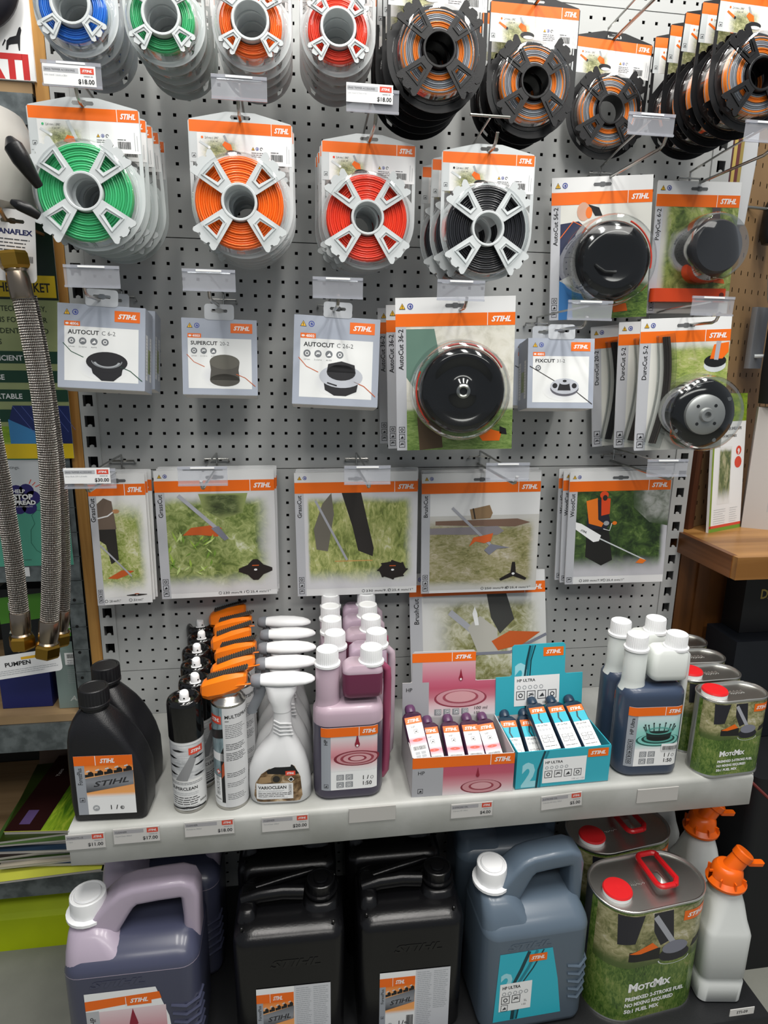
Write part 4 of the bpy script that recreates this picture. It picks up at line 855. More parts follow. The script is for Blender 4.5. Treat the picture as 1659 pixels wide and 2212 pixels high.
for k, q in enumerate(CANS):
    v = at(*q, z=zc_); thing('spray_can', SC, v.x, -290+k*57.5, -922, 'black-capped spray can, '+(ORD[k]+' of six' if k == 0 else ORD[k]+' from the front of six'), 'spray can', 'black-capped spray cans', rz=[0, 40, -20, 10, -14, 30][k])
def multi_label():
    p = G(); L_ = 2*PI*27; H_ = 178
    p.rect(-L_/2, 0, L_, H_, mat('can_white', '#dfe0e0', .3), 1, 40); p.rect(-40, 8, 34, 170, photo('photo_hedge_trimmer', ['#3c4a50', '#7f959c', '#a9bcc0'], scale=3, fade=(0, 0, 0, 0)), 2, 12)
    p.rect(-40, 8, 34, 46, WHT, 3, 12); p.poly([(-12, 8), (-6, 8), (-6, 110), (-12, 96)], BLK, 4); p.poly([(-11, 52), (-6, 60), (-6, 84), (-10, 76)], mat('ink_flame', '#b5502c', .4), 5); p.rect(-30, 84, 24, 14, WHT, 4, 8); p.poly([(-40, 118), (-6, 126), (-6, 142), (-40, 132)], BLK, 4)
    p.brand(-30, 150, 22, 14, 5, RED); p.rect(-6, 0, 44, H_, mat('can_grey_panel', '#cfd0d1', .35), 3, 14)
    p.text('MULTISPRAY', -2, 160, 6, BLK, 4, bold=.02, w=44); p.rect(-2, 155, 6, 1, BLK, 4)
    for i, (z, n) in enumerate([(148, 8), (114, 4), (98, 5), (62, 3), (44, 3), (24, 4)]): p.fine(-2, z, 34, n, 3.1, INK, 4, [.8, 1.1, 1.1, 1, .8, .8][i], seed=i+10)
    p.poly([(-22, 64), (-17, 69), (-12, 64), (-17, 59)], RED, 5); p.poly([(-20, 64), (-17, 67), (-14, 64), (-17, 61)], WHT, 6)
    for i in range(4): p.icon(-23, 48-9*i, 7, INK, 5, i, True)
    p.text('400mL', -28, 12, 4, BLK, 5)
    return p
def multi_can():
    g = G().lathe([(24, 0), (27.4, 1), (27.4, 4), (26.8, 6), (26.8, 184), (27.6, 186), (27.6, 188), (25, 190), (22, 196), (17, 199), (16, 203), (14, 204)], TIN, 36)
    lb = G().add(multi_label().slice(3), wall(None, cylmap(26.9))); lb.v = [(x, y, z+6) for x, y, z in lb.v]
    c = G(); rows = [(-42, -8, 8, 7), (-38, -13, 13, 14), (-28, -16, 16, 19), (-4, -18, 18, 21), (16, -16, 16, 18), (27, -12, 12, 14), (31, -9, 9, 9)]
    secs = []
    for x, a, b, hh in rows:
        zz = 216+x*.26; hh *= 1.12; secs.append([(x, y, zz+z) for y, z in [(-hh*.9, -hh*.35), (-hh*.5, -hh*.85), (hh*.5, -hh*.85), (hh*.9, -hh*.35), (hh*.75, hh*.5), (hh*.35, hh*.72), (-hh*.35, hh*.72), (-hh*.75, hh*.5)]])
    c.loft(secs, ORGP); c.lathe([(14, 196), (15, 204), (12, 208)], ORGP, 24, cap=(0, 0))
    for y0 in (-15.5,): c.tube([(-34, y0+4, 208), (-10, y0-1, 214), (26, y0-1, 219), (38, y0+4, 218)], 1.2, ORGP, 6)
    rb = G(); rb.body([(0, -31, 33, -7.5, 7.5, 3), (2, -31, 33, -7.5, 7.5, 3)], mat('rubber_brown_grey', '#4a443e', .6))
    for i in range(17): rb.box(-30+i*3.7, -28.2+i*3.7, -7.3, 7.3, 2, 3.4, mat('rubber_dark', '#2c2926', .6))
    rb.v = [(x, y, 232+z+x*.26) for x, y, z in rb.v]
    t = G().tube([(20, -19, 206), (22, -27.5, 180), (22, -28.5, 60), (21, -28.5, 20)], 1.8, BLKP, 6); t.v = [(27+y*.1, x*.3-14, z) for x, y, z in t.v]
    return [('can', g.mesh('can')), ('label', lb.mesh('label', smooth=False), [], 'grey and teal label'), ('spray_head', c.mesh('spray_head', ang=25), [('grip_strip', rb.mesh('grip_strip', smooth=False), [], 'dark ribbed grip strip')], 'orange angular spray head'), ('straw', t.mesh('straw'), [], 'thin black straw')]
MC = multi_can()
for k, q in enumerate([(498, 1452), (515, 1425), (520, 1393), (510, 1365), (512, 1345), (500, 1322)]):
    v = at(*q, z=-692); thing('spray_can', MC, v.x-5, -290+k*57, -922, 'tall spray can with an orange spray head, '+(ORD[k]+' of six' if k == 0 else ORD[k]+' from the front of six'), 'spray can', 'spray cans with orange heads', rz=[-4, 6, -8, 8, -6, 4][k])
VW = mat('trigger_bottle_white', '#d6d7d8', .32)
def vario_label():
    p = G(); out = [(-36, 0), (34, 0), (38, 8), (35, 44), (26, 64), (14, 72), (-8, 66), (-28, 52), (-38, 34), (-41, 10)]
    p.poly(out, photo('photo_amber_glass', ['#1c1610', '#5a4228', '#a88c68', '#d8cdb8'], scale=3.2, fade=(0, 0, 0, 0)), 1)
    p.poly([(-20, 58), (14, 71), (25, 64), (33, 50), (6, 50), (-18, 52)], BLK, 2); p.text('POISON', 2, 63.5, 3, WHT, 3, bold=.02)
    p.poly(circ(-4, 42, 9, n=20), mat('ink_knob', '#6d5c40', .4), 3); p.poly(circ(-4, 42, 6, n=20), TROU, 4); p.poly([(-34, 34), (-12, 36), (-12, 48), (-30, 46)], mat('ink_brass_part', '#a08460', .4), 3)
    p.brand(11, 48, 16, 8, 4, RED); p.poly([(20, 46), (25, 41), (20, 36), (15, 41)], WHT, 4); p.poly([(20, 44.5), (23.5, 41), (20, 37.5), (16.5, 41)], BLK, 5)
    p.rect(-37, 5, 60, 29, WHT, 4, 6); p.text('VARIOCLEAN', -34, 24, 5.6, BLK, 5, bold=.025, w=46); p.fine(-34, 20.5, 44, 2, 2, LGREY, 5, .6); p.fine(-34, 15.5, 54, 3, 3, BLK, 5, 1, seed=3); p.fine(-34, 7, 50, 1, 2, LGREY, 5, .6)
    for i in range(4): p.icon(16, 27-5*i, 4.4, INK, 5, i, True)
    return p
def vario():
    r = [(0, -46, 46, -24, 24, 20), (4, -51, 51, -27, 27, 25), (30, -53, 51, -28, 28, 26), (58, -51, 47, -28, 28, 26), (80, -42, 41, -27, 27, 25), (98, -29, 33, -24, 24, 22), (112, -17, 26, -20, 20, 18), (128, -11, 21, -16, 16, 15), (150, -10, 20, -15, 15, 14), (162, -9, 19, -14, 14, 13.5)]
    g = G().body(r, VW, 6)
    for i in range(4): g.tube([(-8-i*.4, -12, 146-i*6.5), (2, -17.5-i*.6, 143-i*6.5), (20+i, -13.5, 140-i*6.5)], 1.5, VW, 6)
    lb = G().add(vario_label().slice(4), lambda x, y, z: (x-1, -28.4+y+max(0, (abs(x)-24))**2*.018+max(0, z-40)**2*.0022, z+7))
    n = G().body([(160, -11, 20, -15, 15, 14), (172, -13, 20, -16, 16, 14), (184, -18, 24, -17, 17, 14), (196, -20, 30, -16, 16, 14), (204, -22, 30, -14, 14, 12)], WHTP, 5)
    h = G(); secs = []
    for x, rz_, ry in ((-32, 9, 10), (-20, 11, 14), (0, 12.5, 17), (25, 12, 17), (44, 9.5, 14), (54, 6.5, 9), (59, 2.5, 4)):
        secs.append([(x, ry*math.cos(t), 212+rz_*math.sin(t)*(1 if math.sin(t) > 0 else .7)) for t in [2*PI*i/20 for i in range(20)]])
    h.loft(secs, WHTP)
    nz = G(); secs = []
    for x, rz_, ry in ((-45, 6, 7), (-43, 9.5, 10), (-37, 11.5, 13), (-28, 12.3, 14)): secs.append([(x, ry*math.cos(t), 211+rz_*math.sin(t)*(1 if math.sin(t) > 0 else .8)) for t in [2*PI*i/20 for i in range(20)]])
    nz.loft(secs, GRYP)
    t = G().tube([(-26, 0, 204), (-30, 0, 188), (-38, 0, 172), (-44, 0, 160), (-43, 0, 154)], 3.5, GRYP, 8, ry=8)
    return [('bottle_body', g.mesh('bottle_body', ang=60)), ('label', lb.mesh('label', smooth=False), [], 'dark brown label with a white text panel'), ('neck_collar', n.mesh('neck_collar')), ('trigger_head', h.mesh('trigger_head'), [('nozzle', nz.mesh('nozzle'), [], 'grey nozzle tip')], 'white rounded trigger head'), ('trigger', t.mesh('trigger'), [], 'grey trigger')]
VC = vario()
for k, q in enumerate([(600, 1465), (608, 1435), (610, 1407), (612, 1380), (605, 1352)]):
    v = at(*q, z=-710); thing('trigger_spray_bottle', VC, v.x+1, -285+k*58.5, -922, 'white trigger spray bottle, '+(ORD[k]+' of five' if k == 0 else ORD[k]+' from the front of five'), 'spray bottle', 'white trigger spray bottles', rz=-3+[0, 2, -1, 2, -4][k])

# ---- two-neck oil bottles
def drop_art(p, x0, w, h, z0, z1, kind):
    if kind == 'hp':
        p.rect(x0, z0, w, z1-z0, grad('label_pink_fade', [(0, '#e6e6e7'), (.25, '#dfb9bd'), (.42, '#c9808a'), (.6, '#d79aa2'), (1, '#dcdcde')]), 2, 8)
        cx = x0+w*.56; cz = z0+(z1-z0)*.36; D = mat('ink_wine', '#8a1f34', .35)
        for i, (r, c) in enumerate([(.5, '#7e2a38'), (.44, '#c58c92'), (.36, '#93404c'), (.3, '#cf9ca1'), (.2, '#8e3644'), (.15, '#d6a9ad')]): p.poly([q for q in circ(cx, cz, w*r, w*r*.36, 28)], mat('ink_ripple_%d' % i, c, .35), 3+i)
        t = z0+(z1-z0)*.76; a = w*.055; p.poly([(cx+a*math.sin(q), t-a*1.3*math.cos(q)) for q in [PI*i/8-PI*.75 for i in range(13)]]+[(cx, t+w*.26)], D, 8); p.poly(circ(cx, t-a*.6, a*.45, n=10), WHT, 9)
    else:
        p.rect(x0, z0, w, z1-z0, grad('label_sea_fade', [(0, '#dfe6e6'), (.2, '#7fc4bc'), (.5, '#8fd0c6'), (1, '#d6e2e6')]), 2, 8)
        cx = x0+w*.5; cz = z0+(z1-z0)*.26
        for i, (r, c) in enumerate([(.5, '#2a5f58'), (.46, '#7fc6bc'), (.38, '#1f443f'), (.33, '#5aa298'), (.27, '#141c1c')]): p.poly(circ(cx, cz+i*1.2, w*r, w*r*.32, 28), mat('ink_sea_%d' % i, c, .35), 3+i)
        p.poly([(cx-w*.27, cz+6), (cx+w*.27, cz+6), (cx+w*.29, cz+w*.22), (cx-w*.29, cz+w*.22)], mat('ink_splash', '#1b2a2a', .35), 8); p.ring(cx, cz+w*.22, w*.22, w*.3, mat('ink_sea_3', '#5aa298', .35), 9, .3)
        for i in range(9):
            t = PI*i/8; a, b = cx-w*.3*math.cos(t), cz+w*.22; q = w*(.1+.06*math.sin(t)+.03*(i % 2)); p.line([(a, b), (a-w*.05*math.cos(t), b+q)], 1.4, mat('ink_splash', '#1b2a2a', .35), 9); p.poly(circ(a-w*.05*math.cos(t), b+q, 1.6, n=8), mat('ink_splash', '#1b2a2a', .35), 9)
def litre_label(w, h, kind):
    p = G(); x0 = -w/2; p.rect(x0, 0, w, h, WHT, 1, 10); p.rect(x0, 0, w*.17, h*.86, mat('stripe_grey2', '#9ba0a8', .4), 2, 3)
    drop_art(p, x0+w*.17, w*.83, h, h*.3, h*.86, kind)
    p.rect(x0, h*.86, w, h*.14, ORG, 10, 10); p.rect(x0+w*.66, h*.86, w*.01, h*.14, WHT, 11); p.brand(x0+w*.68, h*.86, w*.32, h*.14, 11)
    p.text('HP' if kind == 'hp' else 'HP Ultra', x0+w*.115, h*.82, w*.065, BLK, 4, rot=PI/2, al='r', bold=.01)
    for i in range(4): p.icon(x0+w*(.27+.16*(i % 2)), h*(.13-.11*(i//2)), w*.14, mat('ink_mid_grey', '#6e7276', .4), 4, i, False) if False else p.rect(x0+w*(.27+.16*(i % 2)), h*(.15-.12*(i//2))+1, w*.13, w*.11, mat('ink_pictogram_grey', '#8b8e92', .4), 4)
    for i in range(4): p.icon(x0+w*(.29+.16*(i % 2)), h*(.155-.12*(i//2))+1.5, w*.08, WHT, 5, i, True)
    p.text('1', x0+w*.74, h*.15, w*.08, BLK, 4, bold=.012); p.text('l', x0+w*.81, h*.15, w*.08, BLK, 4, ital=.25, bold=.012); p.ring(x0+w*.9, h*.175, w*.024, w*.03, BLK, 4, n=12); p.text('1:50', x0+w*.74, h*.06, w*.075, BLK, 4, bold=.015)
    if kind == 'hp': p.icon(x0+w*.05, h*.04, w*.075, BLK, 4, 2, True)
    else:
        for i in range(5): p.icon(x0+w*.04, h*(.05+.085*i), w*.085, BLK, 4, i, True)
        p.rect(x0+w*.66, h*.26, w*.32, h*.12, WHT, 12); p.barcode(x0+w*.68, h*.27, w*.28, h*.07, BLK, 13)
    return p
def two_neck(kind, full):
    if kind == 'hp': cb, cu, ch, ct = '#423d50', '#b09ba8', ('#6a2a48' if full else '#af9aab'), ('#8f3f5c' if full else '#b8a5b0')
    else: cb, cu, ch, ct = '#384459', '#cdd2cf', '#d6dad6', '#d3d7d4'
    pl = lambda n, c: mat(n, c, .32, coat=.15, sss=.0)
    B, U_ = pl('liquid_%s' % kind, cb), pl('bottle_%s' % kind, cu); CH = pl('chamber_%s_%d' % (kind, full), ch); CT = pl('pipe_%s_%d' % (kind, full), ct)
    lv = 138 if kind == 'hp' else 150
    rows = [(0, -50, 50, -24, 24, 20), (4, -57, 57, -29, 29, 25), (10, -58.5, 58.5, -30, 30, 26), (lv, -58.5, 58.5, -30, 30, 26), (lv+.5, -58.5, 58.5, -30, 30, 26), (158 if lv < 158 else lv+2, -58, 58, -30, 30, 26), (166, -54, 54, -27, 27, 24), (170, -46, 46, -22, 22, 20)]
    g = G().body(rows, B, 5, mats=[B, B, B, U_, U_, U_, U_] if kind == 'hp' else [B]*7)
    g.lathe([(24, 160), (20.5, 168), (19.5, 180), (19.5, 232), (17, 236)], U_, 28, c=(-34, 0, 0), cap=(0, 1))
    c = G().body([(180, -4, 48, -17, 17, 8), (184, -9, 55, -21, 21, 10), (192, -10, 56, -22, 22, 11), (224 if full else 200, -10, 56, -22, 22, 11), (226 if full else 201, -10, 56, -22, 22, 11), (230, -9, 55, -21, 21, 10), (237, -2, 50, -18, 18, 10)], CH, 5, mats=[CH, CH, CH, U_, U_, U_] if full and kind == 'hp' else None)
    c.lathe([(17, 234), (17, 242)], U_, 24, c=(38, 0, 0), cap=(0, 0))
    t = G().tube([(50, 10, 222), (60, 10, 222), (66, 10, 216), (67, 10, 200), (67, 10, 60), (66, 10, 26), (60, 10, 16), (52, 10, 14)], 7, CT, 10); t.tube([(-12, 14, 168), (-4, 16, 196), (4, 16, 214)], 8, U_, 8)
    caps = [cap(18.2, 28, WHTP, 235, cx, 0, 3, 34) for cx in (-34, 38)]
    lb = G().add(litre_label(94 if kind == 'hp' else 98, 116, kind).slice(), wall(None, wrap(58.5, 30, 26))); lb.v = [(x, y, z+(20 if kind == 'hp' else 22)) for x, y, z in lb.v]
    return [('bottle_body', g.mesh('bottle_body', ang=50)), ('dosing_chamber', c.mesh('dosing_chamber', ang=50)), ('side_pipe', t.mesh('side_pipe')), ('screw_cap', caps[0].mesh('screw_cap', ang=25)), ('screw_cap', caps[1].mesh('screw_cap', ang=25)), ('label', lb.mesh('label', smooth=False))]
TN = {(k, f): two_neck(k, f) for k, f in (('hp', 1), ('hp', 0), ('ultra', 0))}
for k, q in enumerate([(707, 1400), (724, 1368), (717, 1340), (714, 1312), (715, 1290)]):
    v = at(*q, z=-659.1); thing('oil_bottle', TN['hp', 1 if k in (0, 2) else 0], v.x+34, -284+k*61.5, -922, 'two-necked bottle of wine-red two-stroke oil, '+(ORD[k]+' of five' if k == 0 else ORD[k]+' from the front of five'), 'oil bottle', 'wine-red two-necked oil bottles', rz=[0, -1, 1, 1, 0][k])
thing('oil_bottle', TN['ultra', 0], 634, -288, -922, 'two-necked bottle of dark blue oil with white chamber, front of two', 'oil bottle', 'dark blue two-necked oil bottles', rz=-3)
thing('oil_bottle', TN['ultra', 0], 635, -224, -922, 'two-necked bottle of dark blue oil, the rear one of two', 'oil bottle', 'dark blue two-necked oil bottles', rz=4)

# ---- counter display boxes with small tubes
def hp_panel(p, x0, z0, w, h, top=True, vol=False):
    p.rect(x0, z0, w, h, PAPER, 1, 2)
    p.rect(x0, z0, w*.27, h, mat('box_stripe_grey', '#a5a6ab', .4), 2)
def tray(w, d, hf, hb, htab, tabx, kind):
    BX = mat('carton_grey', '#c4c1c2', .6); C1 = mat('carton_teal', '#35a9bb', .45) if kind == 'teal' else BX
    g = G(); t = 1.6
    g.box(-w/2, w/2, 0, d, 0, t, BX); g.box(-w/2, w/2, 0, t, 0, hf, C1)
    for s in (-1, 1):
        x = s*w/2; g._q([(x, 0, 0), (x, d, 0), (x, d, hf), (x, 0, hf), (x-s*t, 0, 0), (x-s*t, d, 0), (x-s*t, d, hf), (x-s*t, 0, hf)], [(0, 1, 2, 3), (7, 6, 5, 4), (3, 2, 6, 7)], C1)
        g.v = g.v
    g.box(-w/2+t, w/2-t, t, t+.6, t, hf-.5, BX); g.box(-w/2+t, w/2-t, d-t, d, t, hf, BX)
    tilt = .12; bk = G(); a, b = tabx
    out = [(-w/2, 0), (w/2, 0), (w/2, hb-hf), (b+3, hb-hf), (b, hb-hf+3), (b, htab-hf-4), (b-4, htab-hf), (a+4, htab-hf), (a, htab-hf-4), (a, hb-hf+3), (a-3, hb-hf), (-w/2, hb-hf)]
    bk.plate(out, [], t, C1)
    p = G()
    if kind == 'hp':
        p.rect(-w/2, 0, w*.28, hb-hf, mat('box_stripe_grey', '#a5a6ab', .4), 1); p.rect(a, hb-hf, (b-a)*.16, htab-hb-18, mat('box_stripe_grey', '#a5a6ab', .4), 1)
        p.rect(-w/2+w*.28, 2, w*.72, hb-hf-2, grad('box_pink_fade', [(0, '#ddd8da'), (.3, '#dcc0c4'), (.55, '#c07684'), (.8, '#b9526a'), (1, '#c0627a')]), 1, 3); p.rect(a+(b-a)*.16, hb-hf, (b-a)*.84, htab-hb-17, grad('box_pink_tab', [(0, '#c0627a'), (1, '#d3a8b0')]), 1)
        p.rect(a, htab-hf-20, b-a, 17, ORG, 3); p.rect(a+(b-a)*.62, htab-hf-20, 1, 17, WHT, 4); p.brand(a+(b-a)*.63, htab-hf-20, (b-a)*.35, 17, 4)
        cx, cz = w*.12, (hb-hf)*.52
        for i, (r, c) in enumerate([(50, '#8e3a4a'), (46, '#c9939c'), (34, '#9c4c5a'), (29, '#cf9ca1')]): p.poly(circ(cx, cz+i, r, r*.36, 30), mat('ink_ripple_b%d' % i, c, .4), 2+i)
        t0 = hb-hf+6; p.poly([(cx+4*math.sin(q), t0-5*math.cos(q)) for q in [PI*i/8-PI*.75 for i in range(13)]]+[(cx, t0+18)], mat('ink_wine', '#8a1f34', .35), 8); p.poly(circ(cx, t0-2, 2, n=10), WHT, 9)
        for i in range(4): p.rect(-w/2+w*.34+i*17, 5, 13, 11, mat('ink_pictogram_grey', '#8b8e92', .4), 7); p.icon(-w/2+w*.36+i*17, 6.5, 8, WHT, 8, i, True)
        p.text('100 ml', w*.27, 13, 6, BLK, 8, ital=.1, w=25); p.text('1:50', w*.27, 4, 5, BLK, 8, bold=.01); p.text('HP', -w/2+7, hb-hf-16, 7, BLK, 8); p.icon(-w/2+6, 8, 9, BLK, 8, 2, True)
    else:
        KB = mat('ink_cable_dark', '#123c46', .4); KT = mat('ink_cable_teal', '#1c7d8e', .4); two = mat('ink_pale_teal', '#9ad4de', .4)
        p.text('2', -w/2+36, hb-hf-26, 50, two, 1, bold=.05, w=28)
        for dx, m_, ww in ((0, KB, 4), (5, KT, 4), (10, KB, 2.5)): p.line([(-w/2+66+dx, htab-hf-2), (-w/2+60+dx*.8, htab-hf-30), (-w/2+56+dx, htab-hf-62), (-w/2+60+dx*.3, 0)], ww, m_, 2)
        p.brand(b-44, htab-hf-24, 40, 17, 3, ORG); p.rect(-w/2+36, 16, w*.52, 58, WHT, 4); p.text('HP ULTRA', -w/2+41, 63, 5.6, BLK, 5, bold=.02, w=36)
        for i in range(5): p.ring(-w/2+45+i*11, 52, 2.6, 4, LGREY, 5, n=12)
        for i in range(4): p.icon(-w/2+40+i*21, 28, 17, INK, 5, i, True)
        p.text('100 ml 1:50', -w/2+w*.52+32, 19, 4.6, BLK, 5, al='r')
    bk.add(p, flat(y=-t)); bk.v = [(x, d+y+z*tilt, z+hf) for x, y, z in bk.v]
    f = G()
    if kind == 'hp':
        f.rect(-w/2, 0, w*.3, hf-20, mat('box_stripe_grey', '#a5a6ab', .4), 1); f.rect(-w/2+w*.3, 0, w*.7, hf-20, grad('box_front_pink', [(0, '#ddd3d5'), (.35, '#cf97a0'), (.7, '#b9566a'), (1, '#b94f68')]), 1, 3)
        f.rect(-w/2, hf-20, w, 20, ORG, 2); f.rect(w*.26, hf-20, 1, 20, WHT, 3); f.brand(w*.27, hf-20, w*.22, 20, 3); f.text('HP', -w/2+10, hf-32, 7, BLK, 3); f.icon(-w/2+10, 6, 9, BLK, 3, 2, True)
        for i, (r, c) in enumerate([(36, '#7e2a38'), (33, '#c58c92'), (22, '#93404c'), (18, '#cf9ca1')]): f.poly([(a_, max(.3, b_)) for a_, b_ in circ(w*.18, 13+i*.6, r, r*.36, 30)], mat('ink_ripple_c%d' % i, c, .4), 2+i)
        f.poly([(w*.14+3*math.sin(q), hf-38-4*math.cos(q)) for q in [PI*i/8-PI*.75 for i in range(13)]]+[(w*.14, hf-23)], mat('ink_wine', '#8a1f34', .35), 8)
    else:
        f.text('2', -w/2+10, 6, 44, mat('ink_pale_teal', '#9ad4de', .4), 1, bold=.05, w=26)
        for dx, m_, ww in ((0, mat('ink_cable_dark', '#123c46', .4), 4), (6, mat('ink_cable_teal', '#1c7d8e', .4), 4)): f.line([(-w/2+50+dx, hf-1), (-w/2+40+dx*.8, hf*.5), (-w/2+38+dx, 0)], ww, m_, 2)
        f.brand(w*.25, hf-20, 38, 16, 3, ORG); f.rect(-w*.22, 8, w*.46, 48, WHT, 3); f.text('HP ULTRA', -w*.2, 46, 5, BLK, 4, bold=.02, w=32)
        for i in range(5): f.ring(-w*.18+i*9, 38, 2, 3.2, LGREY, 4, n=10)
        for i in range(4): f.icon(-w*.2+i*18, 18, 14, INK, 4, i, True)
        f.text('100 ml 1:50', w*.23, 10.5, 3.6, LGREY, 4, al='r')
    g.add(f, flat())
    return [('tray', g.mesh('tray', smooth=False)), ('header_card', bk.mesh('header_card', smooth=False))]
thing('display_box', tray(176, 122, 74, 142, 200, (-70, 49), 'hp'), 288, -324, -921.8, 'grey and pink open display box with orange band on the shelf', 'display box', rz=-1.5)
thing('display_box', tray(172, 118, 72, 146, 206, (-55, 50), 'teal'), 467, -323, -921.8, 'teal open display box with a tall teal header card', 'display box', rz=1)
def small_tube(kind):
    LQ = mat('tube_plum' if kind == 'hp' else 'tube_navy', '#3c2038' if kind == 'hp' else '#1c2c3e', .25, coat=.3)
    g = G().body([(0, -15, 15, -8, 8, 5), (3, -17.5, 17.5, -10, 10, 6), (96, -17.5, 17.5, -10, 10, 6), (102, -14, 14, -8, 8, 6), (104, -9, 9, -7, 7, 6)], LQ, 4)
    c = G().lathe([(9, 103), (9.6, 106), (9.6, 114), (8, 118), (5, 119.5)], mat('tube_cap_plum', '#5c3a5c', .3) if kind == 'hp' else mat('tube_cap_navy', '#24384c', .3), 20)
    p = G(); p.rect(-14.5, 6, 29, 86, WHT, 1); p.rect(-14.5, 79, 29, 13, ORG, 2); p.text('STIHL', 0, 82.5, 5.6, WHT, 3, bold=.035, ital=.3, al='c', w=22)
    if kind == 'hp':
        p.text('HP', -6, 71, 4, BLK, 2); p.icon(-3, 61, 7, BLK, 2, 2, True); p.rect(-14.5, 40, 29, 18, grad('tube_pink', [(0, '#e8b8c0'), (.5, '#d2788a'), (1, '#ececec')]), 2); p.ring(0, 48, 2, 9, RED, 3, .3); p.barcode(-11, 30, 22, 7, BLK, 3)
        for i in range(4): p.rect(-9+(i % 2)*10, 16+(i//2)*6, 8, 5, LGREY, 3)
        p.fine(-11, 11, 22, 1, 2, BLK, 3, 1.2)
    else:
        p.rect(-14.5, 58, 29, 21, TEAL, 2); p.line([(0, 79), (-3, 68), (0, 58)], 3, mat('ink_cable_dark', '#123c46', .4), 3); p.text('HP ULTRA', -12, 52, 3, BLK, 2, bold=.02, w=20)
        for i in range(4): p.ring(-9+i*6, 45, 1, 2, LGREY, 3, n=8)
        for i in range(4): p.rect(-11+(i % 2)*11, 20+(i//2)*8, 9, 6, INK, 3); p.rect(-10.3+(i % 2)*11, 20.7+(i//2)*8, 7.6, 4.6, WHT, 4)
        p.fine(-11, 12, 22, 1, 2, BLK, 3, 1)
    g2 = G().add(p, flat(y=-10.15))
    return [('tube_body', g.mesh('tube_body')), ('cap', c.mesh('cap')), ('label', g2.mesh('label', smooth=False))]
TH, TU = small_tube('hp'), small_tube('u')
for i, (x, y, z, rx_, ry_, nm) in enumerate([(229, -304, -886, -46, -8, 'left end, lying highest'), (250, -305, -911, -40, -3, 'second from the left'), (286, -305, -911, -40, 0, 'middle one of the lower four'), (322, -305, -911, -40, 0, 'second from the right'), (357, -305, -911, -40, -6, 'at the right end')]):
    x, y, z, rx_ = (222, -313, -876, -60) if i == 0 else (x, -310, -900, -62)
    thing('oil_tube', TH, x, y, z, 'small plum oil tube in the grey display box, '+nm, 'oil tube', 'plum oil tubes in the display box', rx=rx_, ry=ry_)
for i, (x, y, z, rx_, ry_, nm) in enumerate([(396, -306, -900, -62, 0, 'low, at the left end'), (433, -306, -900, -62, 0, 'low, second from the left'), (470, -306, -904, -62, 0, 'low, under the three upper ones'), (451, -312, -869, -66, -4, 'upper left one'), (489, -312, -869, -66, -5, 'upper middle one'), (526, -312, -869, -66, -6, 'upper right one')]):
    thing('oil_tube', TU, x, y, z, 'small navy oil tube in the teal display box, '+nm, 'oil tube', 'navy oil tubes in the display box', rx=rx_, ry=ry_)

# ---- fuel tins
FIELD = photo('photo_meadow_tin', ['#1e3010', '#436222', '#708440', '#a09a68'], scale=16, streak=(3, 1), fade=(0, 0, 0, 0), rough=.25)
def tin_art(W_, w, h, big):
    """label round a tin; W_ half perimeter used"""
    p = G(); k = w/125
    p.rect(-W_, 4, 2*W_, h-8, FIELD, 1, 40)
    p.rect(-W_*.9, h*.5, W_*1.8, h*.47, photo('photo_yard', ['#3a4228', '#7c7c50', '#aaa47c', '#ccc6b4'], scale=7, streak=(2, 1), fade=(.0, .0, .3, 0), paper='#4a5c2c', rough=.25), 2, 30)
    p.poly([(-w*.42, h*.96), (-w*.2, h*.96), (-w*.26, h*.72), (-w*.4, h*.7)], mat('ink_boots', '#24242c', .35), 3); p.poly([(-w*.12, h*.96), (w*.06, h*.96), (w*.1, h*.7), (-w*.02, h*.66), (-w*.1, h*.8)], mat('ink_boots', '#24242c', .35), 3)
    p.line([(-w*.1, h*.93), (w*.1, h*.66)], 6*k, SHAFT, 4); p.poly([(-w*.3, h*.56), (-w*.3, h*.64), (-w*.18, h*.66), (-w*.02, h*.64), (-w*.02, h*.54)], mat('ink_boot_dark', '#1c1c1c', .4), 4); p.poly([(-w*.3, h*.63), (-w*.1, h*.7), (-w*.04, h*.645), (-w*.2, h*.62)], ORG, 5)
    p.poly(circ(w*.12, h*.56, 18*k, 9*k, 20), mat('ink_boots', '#24242c', .35), 5); p.poly(circ(w*.12, h*.62, 15*k, 8*k, 20), mat('ink_gear_grey', '#7d7f8c', .4), 6); p.poly([(w*.28, h*.58), (w*.44, h*.6), (w*.42, h*.66), (w*.3, h*.64)], mat('ink_boot_dark', '#1c1c1c', .4), 4)
    p.ring(w*.12, h*.52, 17*k, 18.5*k, PALEP, 6, .4, a0=PI, a1=2*PI)
    p.brand(w*.17, h*.84, w*.25, h*.1 if not big else h*.085, 6, ORG)
    L_ = -w*.27; p.text('M', L_, h*.285, 10*k, WHT, 6, bold=.05); p.text('OTO', L_+10.5*k, h*.285, 7*k, WHT, 6, bold=.05); p.text('M', L_+29*k, h*.285, 10*k, WHT, 6, bold=.05); p.text('IX', L_+39.5*k, h*.285, 7*k, WHT, 6, bold=.05)
    for i, s in enumerate(['PREMIXED 2-STROKE FUEL', 'NO MIXING REQUIRED', '50:1 FUEL MIX']): p.text(s, L_-2*k, h*.2-i*h*.058, 4.6*k, WHT, 6, bold=.04, w=[69, 57, 41][i]*k)
    p.text('4L' if big else '1L', w*.42, h*.06, 6*k, WHT, 6, bold=.03)
    return p
